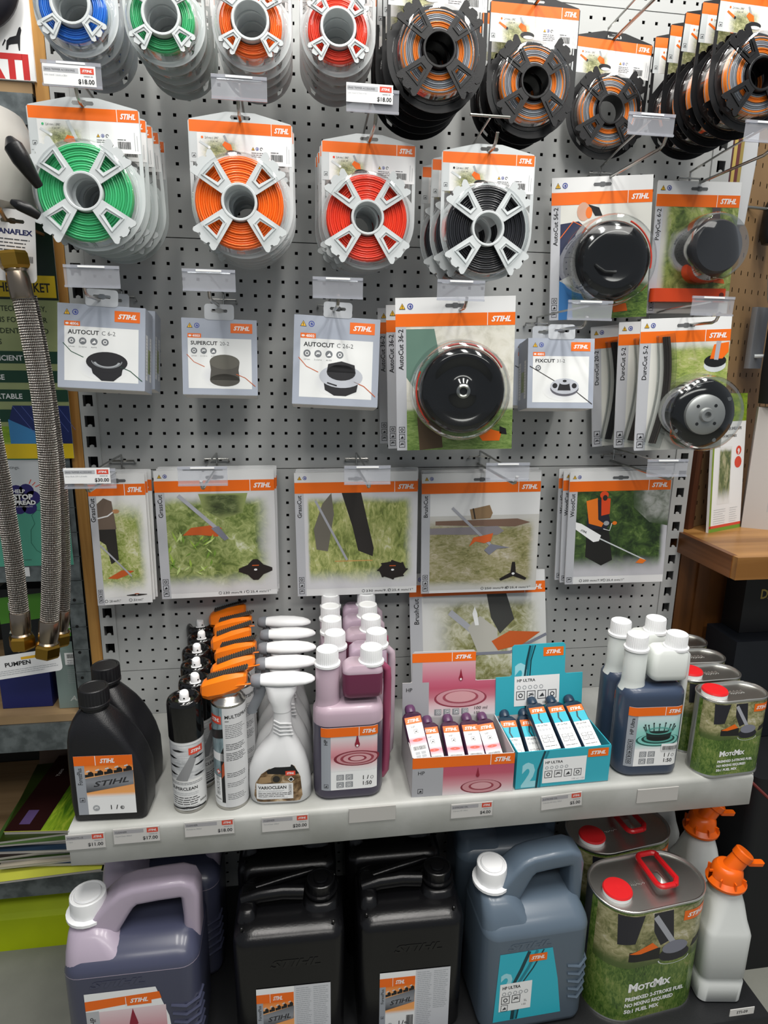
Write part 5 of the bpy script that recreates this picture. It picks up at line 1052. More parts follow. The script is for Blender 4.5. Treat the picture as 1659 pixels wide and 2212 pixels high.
def fuel_tin(w, d, h, big):
    r = d/2-.5; g = G(); E = 2.2
    g.body([(0, -w/2-1, w/2+1, -d/2-1, d/2+1, r), (3, -w/2-1, w/2+1, -d/2-1, d/2+1, r), (4.5, -w/2, w/2, -d/2, d/2, r), (h-4.5, -w/2, w/2, -d/2, d/2, r), (h-3, -w/2-1, w/2+1, -d/2-1, d/2+1, r), (h, -w/2-1, w/2+1, -d/2-1, d/2+1, r), (h+.8, -w/2, w/2, -d/2, d/2, r), (h, -w/2+E, w/2-E, -d/2+E, d/2-E, r-E), (h-3.4, -w/2+E+1, w/2-E-1, -d/2+E+1, d/2-E-1, r-E), (h-3.2, -w/2+E+6, w/2-E-6, -d/2+E+6, d/2-E-6, r-E-4)], CHROME, 10)
    W_ = w/2-r+PI*r/2; lb = G().add(tin_art(W_, w, h, big).slice(6 if big else 4), wall(None, wrap(w/2, d/2, r), -.1))
    k = 27 if big else 23; cx = -w/2+k+(14 if big else 6)
    c = G().lathe([(k*.92, h-4), (k*.95, h+4)], WHTP, 30, c=(cx, -(12 if big else 0), 0), cap=(0, 0)); c.lathe([(k*.93, h+3), (k*.97, h+5), (k*.9, h+8), (k*.3, h+8.5), (.1, h+8)], REDP, 30, c=(cx, -(12 if big else 0), 0), cap=(0, 0))
    em = G()
    for i in range(8): em.body([(h-3.3, cx+k+9+i*3.6, cx+k+11.4+i*3.6, -3-(i % 3), 4+(i % 2)*2, 1), (h-2.3, cx+k+9.4+i*3.6, cx+k+11+i*3.6, -2.6-(i % 3), 3.6+(i % 2)*2, .8)], CHROME, 2)
    parts = [('tin_body', g.mesh('tin_body', ang=50)), ('label', lb.mesh('label'), [], 'meadow photo label'), ('cap', c.mesh('cap'), [], 'red cap on a white collar'), ('embossing', em.mesh('embossing'))]
    if big:
        t = G(); P_ = []
        for q in rr(-24, 24, -42, 42, 12, 4): P_.append(q)
        wave = [(a+(2.5*math.sin(b*.38) if a > 20 else 0), b) for a, b in P_]
        t.tube([(24+a*.85+b*.16, 4+b*1.02, h+14-b*.12) for a, b in wave]+[(24+wave[0][0]*.85+wave[0][1]*.16, 4+wave[0][1]*1.02, h+14-wave[0][1]*.12)], 5, mat('handle_red', '#c41a20', .3), 8)
        b = G().body([(h-3, 18, 34, -20, 14, 3), (h+2, 19, 33, -18, 12, 3), (h+6, 24, 28, -10, 4, 2)], CHROME, 3)
        parts += [('carry_clip', t.mesh('carry_clip'), [], 'red clip handle'), ('handle_bracket', b.mesh('handle_bracket'))]
    return parts
FT = fuel_tin(128, 64, 150, False)
for k, (x, y) in enumerate([(788, -302), (809, -229), (824, -161), (833, -93)]):
    if k: x -= 4*k
    thing('fuel_tin', FT, min(x-2, 784) if k == 0 else x-14+4*k-10, y, -922, 'one-litre fuel tin with red cap at the shelf right end, '+(ORD[k]+' of four' if k == 0 else ORD[k]+' from the front'), 'fuel tin', 'one-litre fuel tins', rz=[3, 2, -2, 3][k])

# ---- price tickets on the shelf lip
def lip_ticket(q, price, l2, lab, rot=0, blank=False):
    a = at((q[0]+q[2])/2, (q[1]+q[3])/2, y=-337); w = abs(at(q[2], q[3], y=-337).x-at(q[0], q[1], y=-337).x)-3; h = 27
    if blank: me = [('channel', G().body([(0, -w/2, w/2, 0, 1.6, .5), (h, -w/2, w/2, 0, 1.6, .5)], mat('ticket_strip_grey', '#b4b2ae', .5)).mesh('channel', smooth=False))]
    else:
        g = G(); g.box(-w/2, w/2, .8, 1.6, 0, h, mat('ticket_back', '#d2d0cd', .5)); f = G(); f.rect(-w/2+1, h-9, w*.64, 6.5, mat('ticket_band', '#a9a8ac', .5), 1); f.text(l2[0], -w/2+3, h-7.4, 3, INK, 2); f.text(l2[1], -w/2+3, h-14, 2.4, LGREY, 2); f.brand(w/2-19, h-10, 17, 8.5, 1, RED); f.fine(w/2-16, h-13.4, 13, 1, 2, LGREY, 2, 1)
        f.text(price, w/2-3, 4.6, 6, mat('ink_price', '#35363a', .5), 2, bold=.02, al='r'); g.add(f, flat(y=.8))
        hold = G(); hold._q([(-w/2-2, -.6, -2), (w/2+2, -.6, -2), (w/2+2, -.6, h+2), (-w/2-2, -.6, h+2)], [(0, 1, 2, 3)], SLEEVE); hold.box(-w/2-2, w/2+2, -1.2, .6, -3, -1, SLEEVE)
        me = [('card', g.mesh('card', smooth=False)), ('clear_sleeve', hold.mesh('clear_sleeve', smooth=False), [], 'clear plastic sleeve')]
    return thing('price_ticket', me, a.x, -337, a.z-h/2, lab, 'price ticket', ry=rot)
for q, pr_, l2, lab, rot, bl in [((140, 1822, 229, 1815), '$11.00', ('FORESTPLUS', '1 litre'), 'price ticket reading $11.00 at the left end of the shelf lip', 0, 0), ((243, 1808, 347, 1802), '$17.00', ('CLEANER', 'SuperClean 300ml'), 'price ticket reading $17.00 under the black oil bottles', 0, 0), ((397, 1793, 508, 1786), '$18.00', ('CLEANER', 'MultiSpray 400ml'), 'price ticket reading $18.00 under the spray cans', 0, 0), ((564, 1782, 669, 1776), '$20.00', ('CLEANER', 'VarioClean 500ml'), 'price ticket reading $20.00 under the white trigger bottle', 0, 0),
      ((752, 1762, 857, 1756), '', ('', ''), 'blank grey ticket strip under the wine-red oil bottle', 0, 1), ((973, 1754, 1066, 1747), '$4.00', ('2-STROKE OIL', '2-Stroke HP 100ml'), 'price ticket reading $4.00 under the grey display box', 0, 0), ((1169, 1735, 1260, 1727), '$5.00', ('2-STROKE OIL', '2-Stroke HP Ultra 100ml'), 'tilted price ticket reading $5.00 under the teal display box', -3, 0), ((1375, 1722, 1467, 1713), '', ('', ''), 'blank pale ticket strip under the dark blue oil bottle', 0, 1)]:
    lip_ticket(q, pr_, l2, lab, rot, bl)

# ================================================================ canisters on the base shelf
def jug(kind):
    if kind == 'hp': B, U_ = mat('jug_liquid_violet', '#42455a', .3, coat=.2), mat('jug_plastic_pink', '#a79bab', .32, coat=.2)
    else: B = U_ = mat('jug_plastic_blue', '#566472', .34, coat=.15)
    g = G(); lv = 200
    rows = [(0, -97, 97, -60, 60, 24), (5, -104, 104, -68, 68, 26), (14, -106, 106, -70, 70, 28), (lv, -106, 106, -70, 70, 28), (lv+1, -106, 106, -70, 70, 28), (210, -104, 104, -67, 68, 28), (220, -101, 100, -60, 62, 28), (230, -94, 94, -46, 52, 26), (236, -86, 86, -30, 38, 22), (238, -78, 76, -18, 26, 14)]
    g.body(rows, B, 6, mats=[B, B, B, U_, B, B, B, B, B])
    # neck block at the left, ramp up to the arched handle
    g.body([(204, -105, 10, -64, 64, 24), (226, -104.5, -14, -58, 58, 24), (248, -103, -32, -44, 44, 24), (258, -102, -44, -31, 31, 26)], U_, 6)
    g.lathe([(27, 256), (27, 266)], U_, 30, c=(-75, 0, 0), cap=(0, 0))
    pts = [(-60, 0, 232), (-44, 0, 254), (-22, 0, 282), (-10, 0, 294), (4, 0, 300), (40, 0, 304), (76, 0, 306), (86, 0, 302), (91, 0, 292), (92, 0, 250), (91, 0, 205)]
    secs = []
    for i, p_ in enumerate(pts):
        a = Vector(pts[max(i-1, 0)]); b = Vector(pts[min(i+1, len(pts)-1)]); t = (b-a).normalized(); nrm = Vector((-t.z, 0, t.x)); w_ = [28, 25, 21, 19, 17, 17, 17, 17, 15, 13.5, 13.5][i]; d_ = [34, 30, 27, 26, 25, 25, 25, 25, 25, 25, 27][i]
        secs.append([Vector(p_)+nrm*x+Vector((0, y, 0)) for x, y in rr(-w_, w_, -d_, d_, 9, 4)])
    g.loft(secs, U_)
    # moulded sloping shoulder facet, grip ribs
    for i in range(5): g.tube([(60+i*1.5, -70, 128-i*17), (84, -71.5, 124-i*17), (103, -60, 126-i*17), (106.5, -40, 128-i*17)], 2.6, B, 6)
    e = G(); e.text('STIHL', 0, 0, 12, B, 6, bold=.04, ital=.3, al='c', w=86); e.v = [(x-20, -70.2+y*.6, z+180) for x, y, z in e.v]
    c = cap(29, 36, WHTP, 262, -75, 0, 7, 12, dome_=4); c.lathe([(22, 297), (20, 300), (.1, 300.5)], WHTP, 24, c=(-75, 0, 0), cap=(0, 0))
    lb = G()
    p = G()
    if kind == 'hp':
        p.poly([(-72, -6), (-72, 122), (38, 122), (56, 60), (62, -6)], WHT, 1); p.poly([(-72, 88), (-72, 107), (43, 112), (46, 98)], ORG, 2); p.brand(-8, 90, 38, 19, 3, ORG); p.rect(-10, 89, 1, 19, WHT, 5); p.rect(-72, 0, 20, 86, GREY, 2); p.text('HP', -58, 74, 9, BLK, 4, rot=PI/2, al='r')
        p.rect(-52, 6, 104, 78, grad('jug_label_pink', [(0, '#e3e3e5'), (.3, '#c7808c'), (1, '#e0ccd0')]), 2); p.ring(0, 34, 20, 46, mat('ink_wine', '#8a1f34', .35), 3, .34); p.poly([(-6, 58), (-7, 52), (0, 46), (7, 52), (6, 58), (0, 84)], mat('ink_wine', '#8a1f34', .35), 4)
    else:
        p.poly([(-84, -4), (-78, 142), (26, 142), (42, 72), (54, -4)], TEAL, 1)
        for dx, m_, ww in ((0, mat('ink_cable_dark', '#123c46', .4), 7), (10, mat('ink_cable_teal', '#1c7d8e', .4), 6), (18, mat('ink_cable_dark', '#123c46', .4), 3)): p.line([(-20+dx*1.6, 141), (-34+dx*1.3, 104), (-46+dx, 78), (-44+dx*.7, 40), (-46+dx*.5, -3)], ww, m_, 2)
        p.text('2', -74, 60, 40, mat('ink_pale_teal', '#9ad4de', .4), 3, bold=.04, w=26); p.brand(-20, 118, 36, 16, 4, ORG); p.rect(-74, 18, 64, 60, WHT, 4); p.text('HP ULTRA', -69, 66, 6.4, BLK, 5, bold=.03, w=36)
        for i in range(5): p.ring(-65+i*11, 56, 2.6, 4.2, LGREY, 5, n=12)
        for i in range(3): p.icon(-70+(i % 2)*21, 34-(i//2)*16, 17 if i < 2 else 14, INK, 5, i, True)
        p.text('5L', -24, 34, 4.6, BLK, 5); p.text('1:50', -28, 26, 4, BLK, 5)
    lb.add(p, lambda x, y, z: (x, -70.4+y, z+48 if kind == 'hp' else z+32))
    return [('jug_body', g.mesh('jug_body', ang=50)), ('raised_lettering', e.mesh('raised_lettering', smooth=False)), ('screw_cap', c.mesh('screw_cap', ang=28), [], 'white screw cap'), ('label', lb.mesh('label', smooth=False))]
JH, JU = jug('hp'), jug('ultra')
thing('oil_jug', JH, -262, -303, ZL, 'large handled jug of violet oil at the base shelf left end, front one', 'oil jug', 'large violet oil jugs')
thing('oil_jug', JH, -246, -150, ZL, 'large handled jug of violet oil behind another, mostly under the shelf', 'oil jug', 'large violet oil jugs')
thing('oil_jug', JU, 417, -322, ZL, 'large blue-grey oil jug with teal label, front one', 'oil jug', 'large blue-grey oil jugs', rz=2).scale.x = .92
thing('oil_jug', JU, 430, -150, ZL, 'large blue-grey oil jug behind another, in the shelf shadow', 'oil jug', 'large blue-grey oil jugs', rz=-3)
def jerry():
    m = mat('jerry_black', '#0c0c0e', .26, bump=(350, .2)); g = G()
    g.body([(0, -86, 86, -62, 62, 20), (5, -92, 92, -69, 69, 22), (216, -93, 93, -71, 71, 24), (228, -91, 91, -68, 68, 24), (236, -84, 84, -58, 62, 26), (240, -74, 74, -44, 60, 24)], m, 6)
    g.body([(236, 22, 86, -34, 44, 24), (248, 26, 84, -28, 40, 24), (250, 28, 82, -26, 38, 24)], m, 6)
    g.lathe([(25, 246), (25, 256)], m, 28, c=(55, 4, 0), cap=(0, 1))
    g.body([(236, -88, -54, -40, 40, 14), (252, -84, -58, -34, 34, 12), (255, -80, -62, -28, 28, 10)], m, 5)
    g.tube([(-80, -4, 250), (-50, -4, 259), (-10, -4, 262), (24, -4, 258)], 10, m, 12, ry=13)
    g.tube([(-70, 24, 246), (-10, 34, 254), (40, 50, 252), (80, 48, 240)], 7, m, 8)
    for x, y in ((-78, -50), (74, -52), (-30, 52), (78, 54)): g.lathe([(3, 238), (2.4, 242), (.5, 243)], m, 10, c=(x, y, 0), cap=(0, 1))
    e = G(); e.text('STIHL', 10, 176, 15, m, 6, bold=.04, ital=.3, al='c', w=84); g.add(e, lambda x, y, z: (x, -70.8+y, z))
    c = cap(25, 22, m, 256, 55, 4, 4, 20, dome_=4); c.lathe([(13, 277), (12, 280), (3, 280)], m, 20, c=(55, 4, 0))
    p = G(); p.rect(-56, 8, 124, 128, WHT, 1, 2)
    q = forest_label(62, 112); p.add(q, lambda x, y, z: (x-25, y-.1, z+12)); p.rect(7, 8, 61, 128, mat('label_text_panel', '#c8cacf', .4), 3)
    for i in range(2): p.fine(10+i*29, 130, 27 if i == 0 else 26, 28 if i == 0 else 20, 4.2, LGREY, 5, .9, seed=i+20)
    p.barcode(-8, 14, 12, 26, BLK, 6)
    lb = G().add(p, lambda x, y, z: (x, -71.3+y, z+z*0))
    return [('canister_body', g.mesh('canister_body', ang=50)), ('screw_cap', c.mesh('screw_cap', ang=28)), ('label', lb.mesh('label', smooth=False), [], 'white, orange and grey label')]
JR = jerry()
for x, y, lab in [(-8, -301, 'large black oil canister beside the violet jug, front row'), (201, -299, 'large black oil canister beside the blue-grey jug, front row'), (-12, -150, 'large black oil canister in the shadow behind the front row, left one'), (193, -148, 'large black oil canister in the shadow behind the front row, right one')]:
    thing('oil_canister', JR, x, y, ZL, lab, 'oil canister', 'large black oil canisters', rz=-1)
FT4 = fuel_tin(218, 122, 241, True)
thing('fuel_tin', FT4, 640, -338, ZL, 'large four-litre fuel tin with red clip handle, front one on the base shelf', 'fuel tin', 'four-litre fuel tins', rz=6)
thing('fuel_tin', FT4, 655, -203, ZL, 'large four-litre fuel tin with red clip handle, the one behind', 'fuel tin', 'four-litre fuel tins', rz=8)
CW = mat('canister_milky', '#cdd0ce', .35, coat=.1); SPO = mat('spout_orange', '#e0600f', .3)
def combi():
    g = G().body([(0, -37, 37, -38, 38, 14), (4, -41, 41, -43, 43, 15), (44, -42, 42, -44, 44, 15), (48, -39, 39, -41, 41, 15), (54, -39, 39, -41, 41, 15), (58, -42, 42, -44, 44, 15), (148, -42, 42, -44, 44, 15), (156, -40, 40, -42, 42, 15), (172, -34, 36, -38, 38, 18), (200, -30, 32, -32, 32, 22), (222, -24, 26, -26, 26, 22), (232, -22, 22, -22, 22, 20)], CW, 6)
    s = G().lathe([(24, 228), (34, 233), (35, 238), (28, 246), (26, 262), (22, 268), (19, 270)], SPO, 28)
    q = G().lathe([(17, 0), (16, 10), (15, 30), (17, 32), (17, 44), (15, 46), (.1, 46)], SPO, 24); q.xf(Matrix.Translation((4, 0, 258)) @ Matrix.Rotation(math.radians(32), 4, 'Y')); s.add(q, lambda *p: p)
    s.body([(270, 34, 62, -6, 6, 3), (276, 34, 64, -6, 6, 3)], SPO, 3)
    for a in range(8): s.box(-33, -25, -1.2, 1.2, 236, 258, SPO) if a == 0 else s.add(G().box(25, 33, -1.2, 1.2, 236, 254, SPO).xf(Matrix.Rotation(a*PI/4, 4, 'Z')), lambda *p: p)
    return [('canister_body', g.mesh('canister_body', ang=50)), ('spout', s.mesh('spout', ang=30), [], 'orange tilted spout')]
CB = combi()
for x, y, z_, lab in [(791, -352, 'first', 'white mixing canister with orange spout, front one at the right end'), (828, -222, '', 'white mixing canister with orange spout, second from the front'), (812, -95, '', 'white mixing canister with orange spout, rearmost under the shelf')]:
    thing('mixing_canister', CB, x, y, ZL, lab, 'canister', 'white mixing canisters', rz=-8)
a = at(1603, 2186, y=-432); g = G(); g.box(-24, 24, 0, 1, 0, 15, mat('ticket_back', '#d2d0cd', .5)); f = G(); f.text('STI-09', 0, 4.6, 6, INK, 2, al='c', bold=.02); g.add(f, flat())
thing('bay_ticket', g.mesh('bay_ticket', smooth=False), a.x, -432, a.z-7, 'small white bay ticket on the black base shelf lip', 'ticket')

# ================================================================ bay to the left
GALV = mat('galvanised_steel', '#5d6466', .5, .6, vary=('#7d8587', 45, .12)); PLY = wood('plywood_edge', '#a98d68', '#8d7351', 0, 30, .6)
LIME = mat('lime_paint', '#bccf00', .5, vary=('#a0b400', 5, .2), bump=(30, .4))
pg = G()
for k in range(35): z = 190-k*48; pg.box(-425, -393, 0, 2, z-47, z, GALV); 
for k in range(30): pg.lathe([(3.2, -.5), (.1, -.6)], DARK, 10, c=(-412, 0, 160-k*55), axis='y', cap=(0, 0))
pg.box(-425, -423, 0, 40, -1490, 190, GALV); pg.box(-395, -393, 0, 40, -1490, 190, GALV)
thing('galvanised_post', pg.mesh('galvanised_post', smooth=False), 0, -6, 0, 'mottled galvanised shelf post left of the pine strip', 'shelf post')
def left_beam(z, h, lab, ply=True, d=380):
    ps = [('beam', G().box(-1500, -396, -8, -4, z-h, z, GALV).box(-1500, -396, -4, 20, z-3, z, GALV).box(-1500, -396, -4, 20, z-h, z-h+3, GALV).mesh('beam', smooth=False))]
    if ply: ps.append(('board', G().box(-1500, -396, -4, d, z+1, z+17, PLY).mesh('board', smooth=False), [], 'plywood board'))
    return thing('rack_shelf', ps, 0, 0, 0, lab, 'rack shelf', 'rack shelves in the left bay')
left_beam(-588, 36, 'galvanised rack beam behind the braided hoses', False)
left_beam(-926, 60, 'plywood rack shelf on a galvanised beam carrying the grey box')
left_beam(-1276, 58, 'low plywood rack shelf above the lime green kerb')
left_beam(208, 46, 'rack shelf high on the left behind the round white tank')
thing('kerb', G().loft([[(x, a, b) for a, b in ((60, -FZ), (22, -FZ), (26, -1422), (34, -1412), (60, -1392), (380, -1388), (380, -FZ))] for x in (-1500, -372)], LIME).mesh('kerb', smooth=False), 0, 0, 0, 'lime green painted concrete kerb under the left rack', 'kerb')
struct('wall_left', G().box(-1500, -396, 385, 400, -1480, 1400, mat('left_bay_back', '#26241f', .8)).mesh('wall_left'))
# posters
def sheet(w, h, pr, d=1): return G().box(-w/2, w/2, 0, d, 0, h, WHT).add(pr, flat()).mesh('poster', smooth=False)
PG = mat('poster_olive', '#8d9a63', .4, vary=('#a3ad7c', 5, .2)); DG = mat('poster_green', '#14402c', .4); PY = mat('poster_yellow', '#e2c21c', .4)
p = G(); w, h = 330, 400
p.rect(-w/2, 0, w, h, PG, 1); p.rect(-w/2, 275, w, 125, mat('poster_dark', '#10261a', .35), 2); p.text('E', 88, 332, 30, WHT, 3, bold=.05); p.rect(98, 345, 30, 4, WHT, 3); p.rect(98, 333, 30, 4, WHT, 3)
p.rect(-w/2, 279, w-3, 36, PY, 4); p.text('EST ON THE MARKET', w/2-12, 288, 15, BLK, 5, al='r', bold=.02, w=152)
for i, s in enumerate(['THE PUMP TECHNOLOGY,', 'SOLUTIONS FOR WATER', 'DOMESTIC, RESIDENTIAL AND', 'APPLICATIONS']): p.text(s, w/2-22 if i < 3 else w/2-100, 256-i*18.5, 9, mat('poster_ink', '#26331c', .4), 4, al='r', bold=.012, w=[126, 132, 166, 78][i])
for i, s in enumerate(['ENERGY EFFICIENT', 'EASY TO USE', 'TRANSPORTABLE']): p.rect(-w/2, 168-i*33, w, 21, DG, 4); p.text(s, -10, 173-i*33, 9, WHT, 5, bold=.02)
p.rect(-w/2, 66, w, 22, DG, 4); p.text('FREQUENCY DRIVE', -28, 72, 10, WHT, 5, al='c', bold=.03); p.text('which saves on electricity', -30, 60, 6, WHT, 5, al='c')
p.rect(-w/2, 0, w, 58, photo('poster_grass', ['#4f7a14', '#86a824', '#b4c454'], scale=12, fade=(0, 0, 0, 0)), 3); p.rect(-w/2, 0, w, 26, PY, 4)
p.poly([(-48, -2), (20, -2), (20, 62), (-10, 66), (-48, 40)], mat('poster_pump_dark', '#20242a', .35), 6); p.poly([(-50, 60), (-36, 60), (-20, 10), (-34, 10)], mat('poster_pump_green', '#1f7a58', .35), 7); p.poly([(-110, 0), (-56, 0), (-54, 62), (-108, 58)], mat('poster_tank_green', '#3c7a64', .35), 6)
p.poly([(60, 0), (w/2, 0), (w/2, 70), (100, 88), (60, 70)], mat('poster_blue', '#3f86bd', .35), 5); p.poly([(62, 70), (w/2, 20), (w/2, 95), (70, 95)], mat('poster_solar', '#1c2a62', .3), 6); p.rect(60, 0, w/2-60, 27, PY, 7)
for i in range(6): p.line([(70+i*15, 94), (112+i*12, 32+i*4)], .8, mat('poster_solar_line', '#5a6ab0', .3), 7)
thing('pump_poster', sheet(w, h, p), -549, -14, -387, 'green and yellow pump advertising poster behind the braided hoses', 'poster')
p = G(); w, h = 190, 206; TG = mat('poster_teal_green', '#4e9a84', .45)
p.rect(-w/2, 0, w, h, TG, 1); p.rect(-w/2, h*.62, w*.86, h*.36, mat('poster_pale', '#cfd3d6', .4), 2)
for i, s in enumerate(['physical greetings.', 'practise good', 'bathrooms.']): p.text(s, w*.1 if i == 0 else w*.0, h*.9-i*9, 6, INK, 3, al='r' if i else 'r')
PU = mat('poster_navy_purple', '#2b2468', .4); bx_, bz_ = 18, h*.62
for a, b in ((-16, 0), (-9, 15), (8, 17), (18, 4), (10, -14), (-8, -14), (0, 0)): p.poly(circ(bx_+a, bz_+b, 13, n=16), PU, 4)
p.text('HELP', bx_-16, bz_+13, 7, WHT, 5, bold=.03); p.text('STOP', bx_-16, bz_+1, 9.6, WHT, 5, bold=.05, w=34); p.text('SPREAD', bx_-20, bz_-9, 8, WHT, 5, bold=.05, w=42); p.text('AND STAY HEALTHY', bx_-16, bz_-14, 2.6, WHT, 5, w=32)
for a in range(3): p.line([(bx_+14+a*5, bz_+30-a*3), (bx_+18+a*7, bz_+38-a*5)], 1.4, RED, 5)
p.line([(-60, 50), (8, 50)], .8, INK, 3); p.line([(3, 53), (8, 50), (3, 47)], .8, INK, 3); p.line([(52, 20), (44, 22), (32, 30), (24, 45), (26, 70), (34, 82), (30, 98), (40, 108), (52, 106)], 1, mat('poster_line_green', '#1c5c4c', .4), 3)
p.ring(0, 20, 3, 4.4, INK, 3, n=10); p.text('Australian Government', 0, 11, 3.2, INK, 3, al='c')
thing('health_poster', sheet(w, h, p), -500, -10, -592, 'teal green poster with a purple HELP STOP SPREAD badge', 'poster')
a = at(50, 1236, y=-11); thing('beam_ticket', G().box(-11, 11, 0, 1, -9, 9, WHT).mesh('beam_ticket', smooth=False), a.x, -10, a.z, 'small blank white sticker on the galvanised rack beam', 'sticker')
# goods on the rack
p = G(); p.rect(-90, 0, 180, 60, WHT, 1); p.text('ATI', 82, 3, 34, mat('rati_red', '#c22a2a', .4), 2, al='r', bold=.05, w=78)
D_ = mat('dog_black', '#14141a', .5); dg = G(); dg.poly([(30, 44), (34, 60), (42, 66), (58, 70), (66, 84), (70, 86), (72, 80), (68, 70), (66, 58), (64, 44), (61, 44), (60, 56), (44, 54), (38, 52), (35, 44)], D_, 3); dg.poly([(32, 60), (24, 50), (22, 52), (30, 63)], D_, 3); p.add(dg, lambda x, y, z: (46+(x-24)*.62, y, 42+(z-44)*.8))
p.rect(-90, 60, 180, 120, WHT, 1)
thing('white_carton', G().box(-90, 90, 0, 120, 0, 180, WHT).add(p, flat()).mesh('white_carton', smooth=False), -478, -8, 226, 'white carton with red letters and a black dog emblem at the top left', 'carton')
thing('wound_hose', G().lathe([(44+26*math.cos(t), 20*math.sin(t)) for t in [2*PI*i/16 for i in range(17)]], mat('dark_navy_rubber', '#12121c', .5), 40, axis='y', cap=(0, 0)).mesh('wound_hose'), -462, -29, 352, 'dark coiled hose in the top left corner', 'hose')
TKW = mat('tank_white', '#c4c4c2', .35, coat=.3, vary=('#b4b0a8', 5, .2))
tk = G().lathe([(.1, -60), (60, -56), (100, -30), (112, 10), (112, 60), (96, 96), (50, 112), (44, 122), (.1, 124)], TKW, 40, cap=(0, 0))
TL = (-472, -130, 40)
lv_ = lambda *q: [tuple(at(px, py, y=yy)-Vector(TL)) for px, py, yy in q]
h1 = G().tube(lv_((22, 302, -262), (30, 318, -268), (46, 344, -266), (64, 372, -258), (84, 402, -246)), [6, 12, 12, 9, 6], BLKP, 14); h2 = G().tube(lv_((26, 436, -256), (40, 443, -258), (62, 452, -254), (84, 466, -246)), [4, 7, 8, 6], BLKP, 12)
thing('pressure_tank', [('tank_shell', tk.mesh('tank_shell')), ('hanging_strap', G().box(-12, 12, -6, 122, 120, 134, GRYP).mesh('hanging_strap', smooth=False)), ('lever', h1.mesh('lever'), [], 'black rubbery lever'), ('lever', h2.mesh('lever'), [], 'black rubbery lever')], -472, -130, 40, 'round white tank with two black levers at the left edge', 'tank')
# braided hoses
def braid_mat():
    m = mat('braided_steel', '#8d837c', .3, .9); nt = m.node_tree; b = nt.nodes['Principled BSDF']; L = nt.links.new; N = nt.nodes.new
    uv = N('ShaderNodeUVMap'); uv.uv_map = 'uv'; o = None; vals = []
    for s in (1, -1):
        sx = N('ShaderNodeVectorMath'); sx.operation = 'DOT_PRODUCT'; sx.inputs[1].default_value = (9, s*1.0, 0); L(uv.outputs[0], sx.inputs[0])
        q = N('ShaderNodeMath'); q.operation = 'MULTIPLY'; q.inputs[1].default_value = 6.2832; L(sx.outputs['Value'], q.inputs[0]); n = N('ShaderNodeMath'); n.operation = 'SINE'; L(q.outputs[0], n.inputs[0]); vals.append(n)
    mm = N('ShaderNodeMath'); mm.operation = 'MULTIPLY'; L(vals[0].outputs[0], mm.inputs[0]); L(vals[1].outputs[0], mm.inputs[1])
    bp = N('ShaderNodeBump'); bp.inputs['Strength'].default_value = 1; bp.inputs['Distance'].default_value = .003; L(mm.outputs[0], bp.inputs['Height']); L(bp.outputs[0], b.inputs['Normal'])
    r = N('ShaderNodeValToRGB'); r.color_ramp.elements[0].position = .3; r.color_ramp.elements[0].color = lin('#4a3c34'); r.color_ramp.elements[1].position = .62; r.color_ramp.elements[1].color = lin('#c8c4bf')
    ad = N('ShaderNodeMath'); ad.operation = 'MULTIPLY_ADD'; ad.inputs[1].default_value = .5; ad.inputs[2].default_value = .5; L(mm.outputs[0], ad.inputs[0]); L(ad.outputs[0], r.inputs[0]); L(r.outputs[0], b.inputs['Base Color'])
    return m
BRAID = braid_mat()
def hose(pts, r, lab, top=True):
    P = [Vector(p) for p in pts]; dense = []
    for i in range(len(P)-1):
        p0, p1, p2, p3 = P[max(i-1, 0)], P[i], P[i+1], P[min(i+2, len(P)-1)]
        for k in range(10):
            t = k/10; dense.append(.5*((2*p1)+(p2-p0)*t+(2*p0-5*p1+4*p2-p3)*t*t+(3*p1-p0-3*p2+p3)*t**3))
    dense.append(P[-1]); g = G().tube(dense, r, BRAID, 24, cap=(0, 0)); n = 24; ln = 0
    for j, q in enumerate(dense):
        if j: ln += (dense[j]-dense[j-1]).length
        for k in range(n): g.uv[j*n+k] = (abs(k/n*2-1), ln/7.5)
    d = (dense[-1]-dense[-2]).normalized(); e = dense[-1]
    def end(e, d):
        f = G().lathe([(r+.5, -26), (r+1.5, -24), (r+1.5, 4), (r, 12), (r+2.2, 15), (r+1, 18)], mat('ferrule_bronze', '#9c8f80', .25, 1), 24, cap=(1, 1))
        nt = G().lathe([(r+4, 16), (r+6.5, 20), (r+6.5, 36), (r+4, 40), (r-2, 40)], BRASS, 6, cap=(1, 1)); q = Vector((0, 0, 1)).rotation_difference(d).to_matrix().to_4x4(); M = Matrix.Translation(e) @ q
        return f.xf(M), nt.xf(M)
    f, nt = end(e, d); ps = [('braided_sleeve', g.mesh('braided_sleeve', ang=80)), ('ferrule', f.mesh('ferrule', ang=30)), ('brass_nut', nt.mesh('brass_nut', ang=20), [], 'hexagonal brass nut')]
    if top:
        f, nt = end(dense[0], -(dense[1]-dense[0]).normalized()); ps += [('ferrule', f.mesh('ferrule', ang=30)), ('brass_nut', nt.mesh('brass_nut', ang=20), [], 'hexagonal brass nut')]
    return thing('braided_hose', ps, 0, 0, 0, lab, 'hose', 'braided steel hoses')
A_ = lambda px, py, y: tuple(at(px, py, y=y))
hose([A_(40, 606, -190), A_(60, 693, -189), A_(84, 820, -187), A_(100, 946, -185), A_(107, 1035, -184), A_(111, 1184, -181), A_(109, 1300, -179), A_(105, 1370, -178)], 14.5, 'braided steel hose hanging from the barcode tag, the longest in front')
hose([A_(62, 640, -140), A_(84, 740, -140), A_(104, 850, -139), A_(119, 960, -138), A_(130, 1060, -136), A_(136, 1184, -134), A_(136, 1290, -133), A_(132, 1346, -132)], 11.5, 'thinner braided steel hose half behind the front one', top=False)
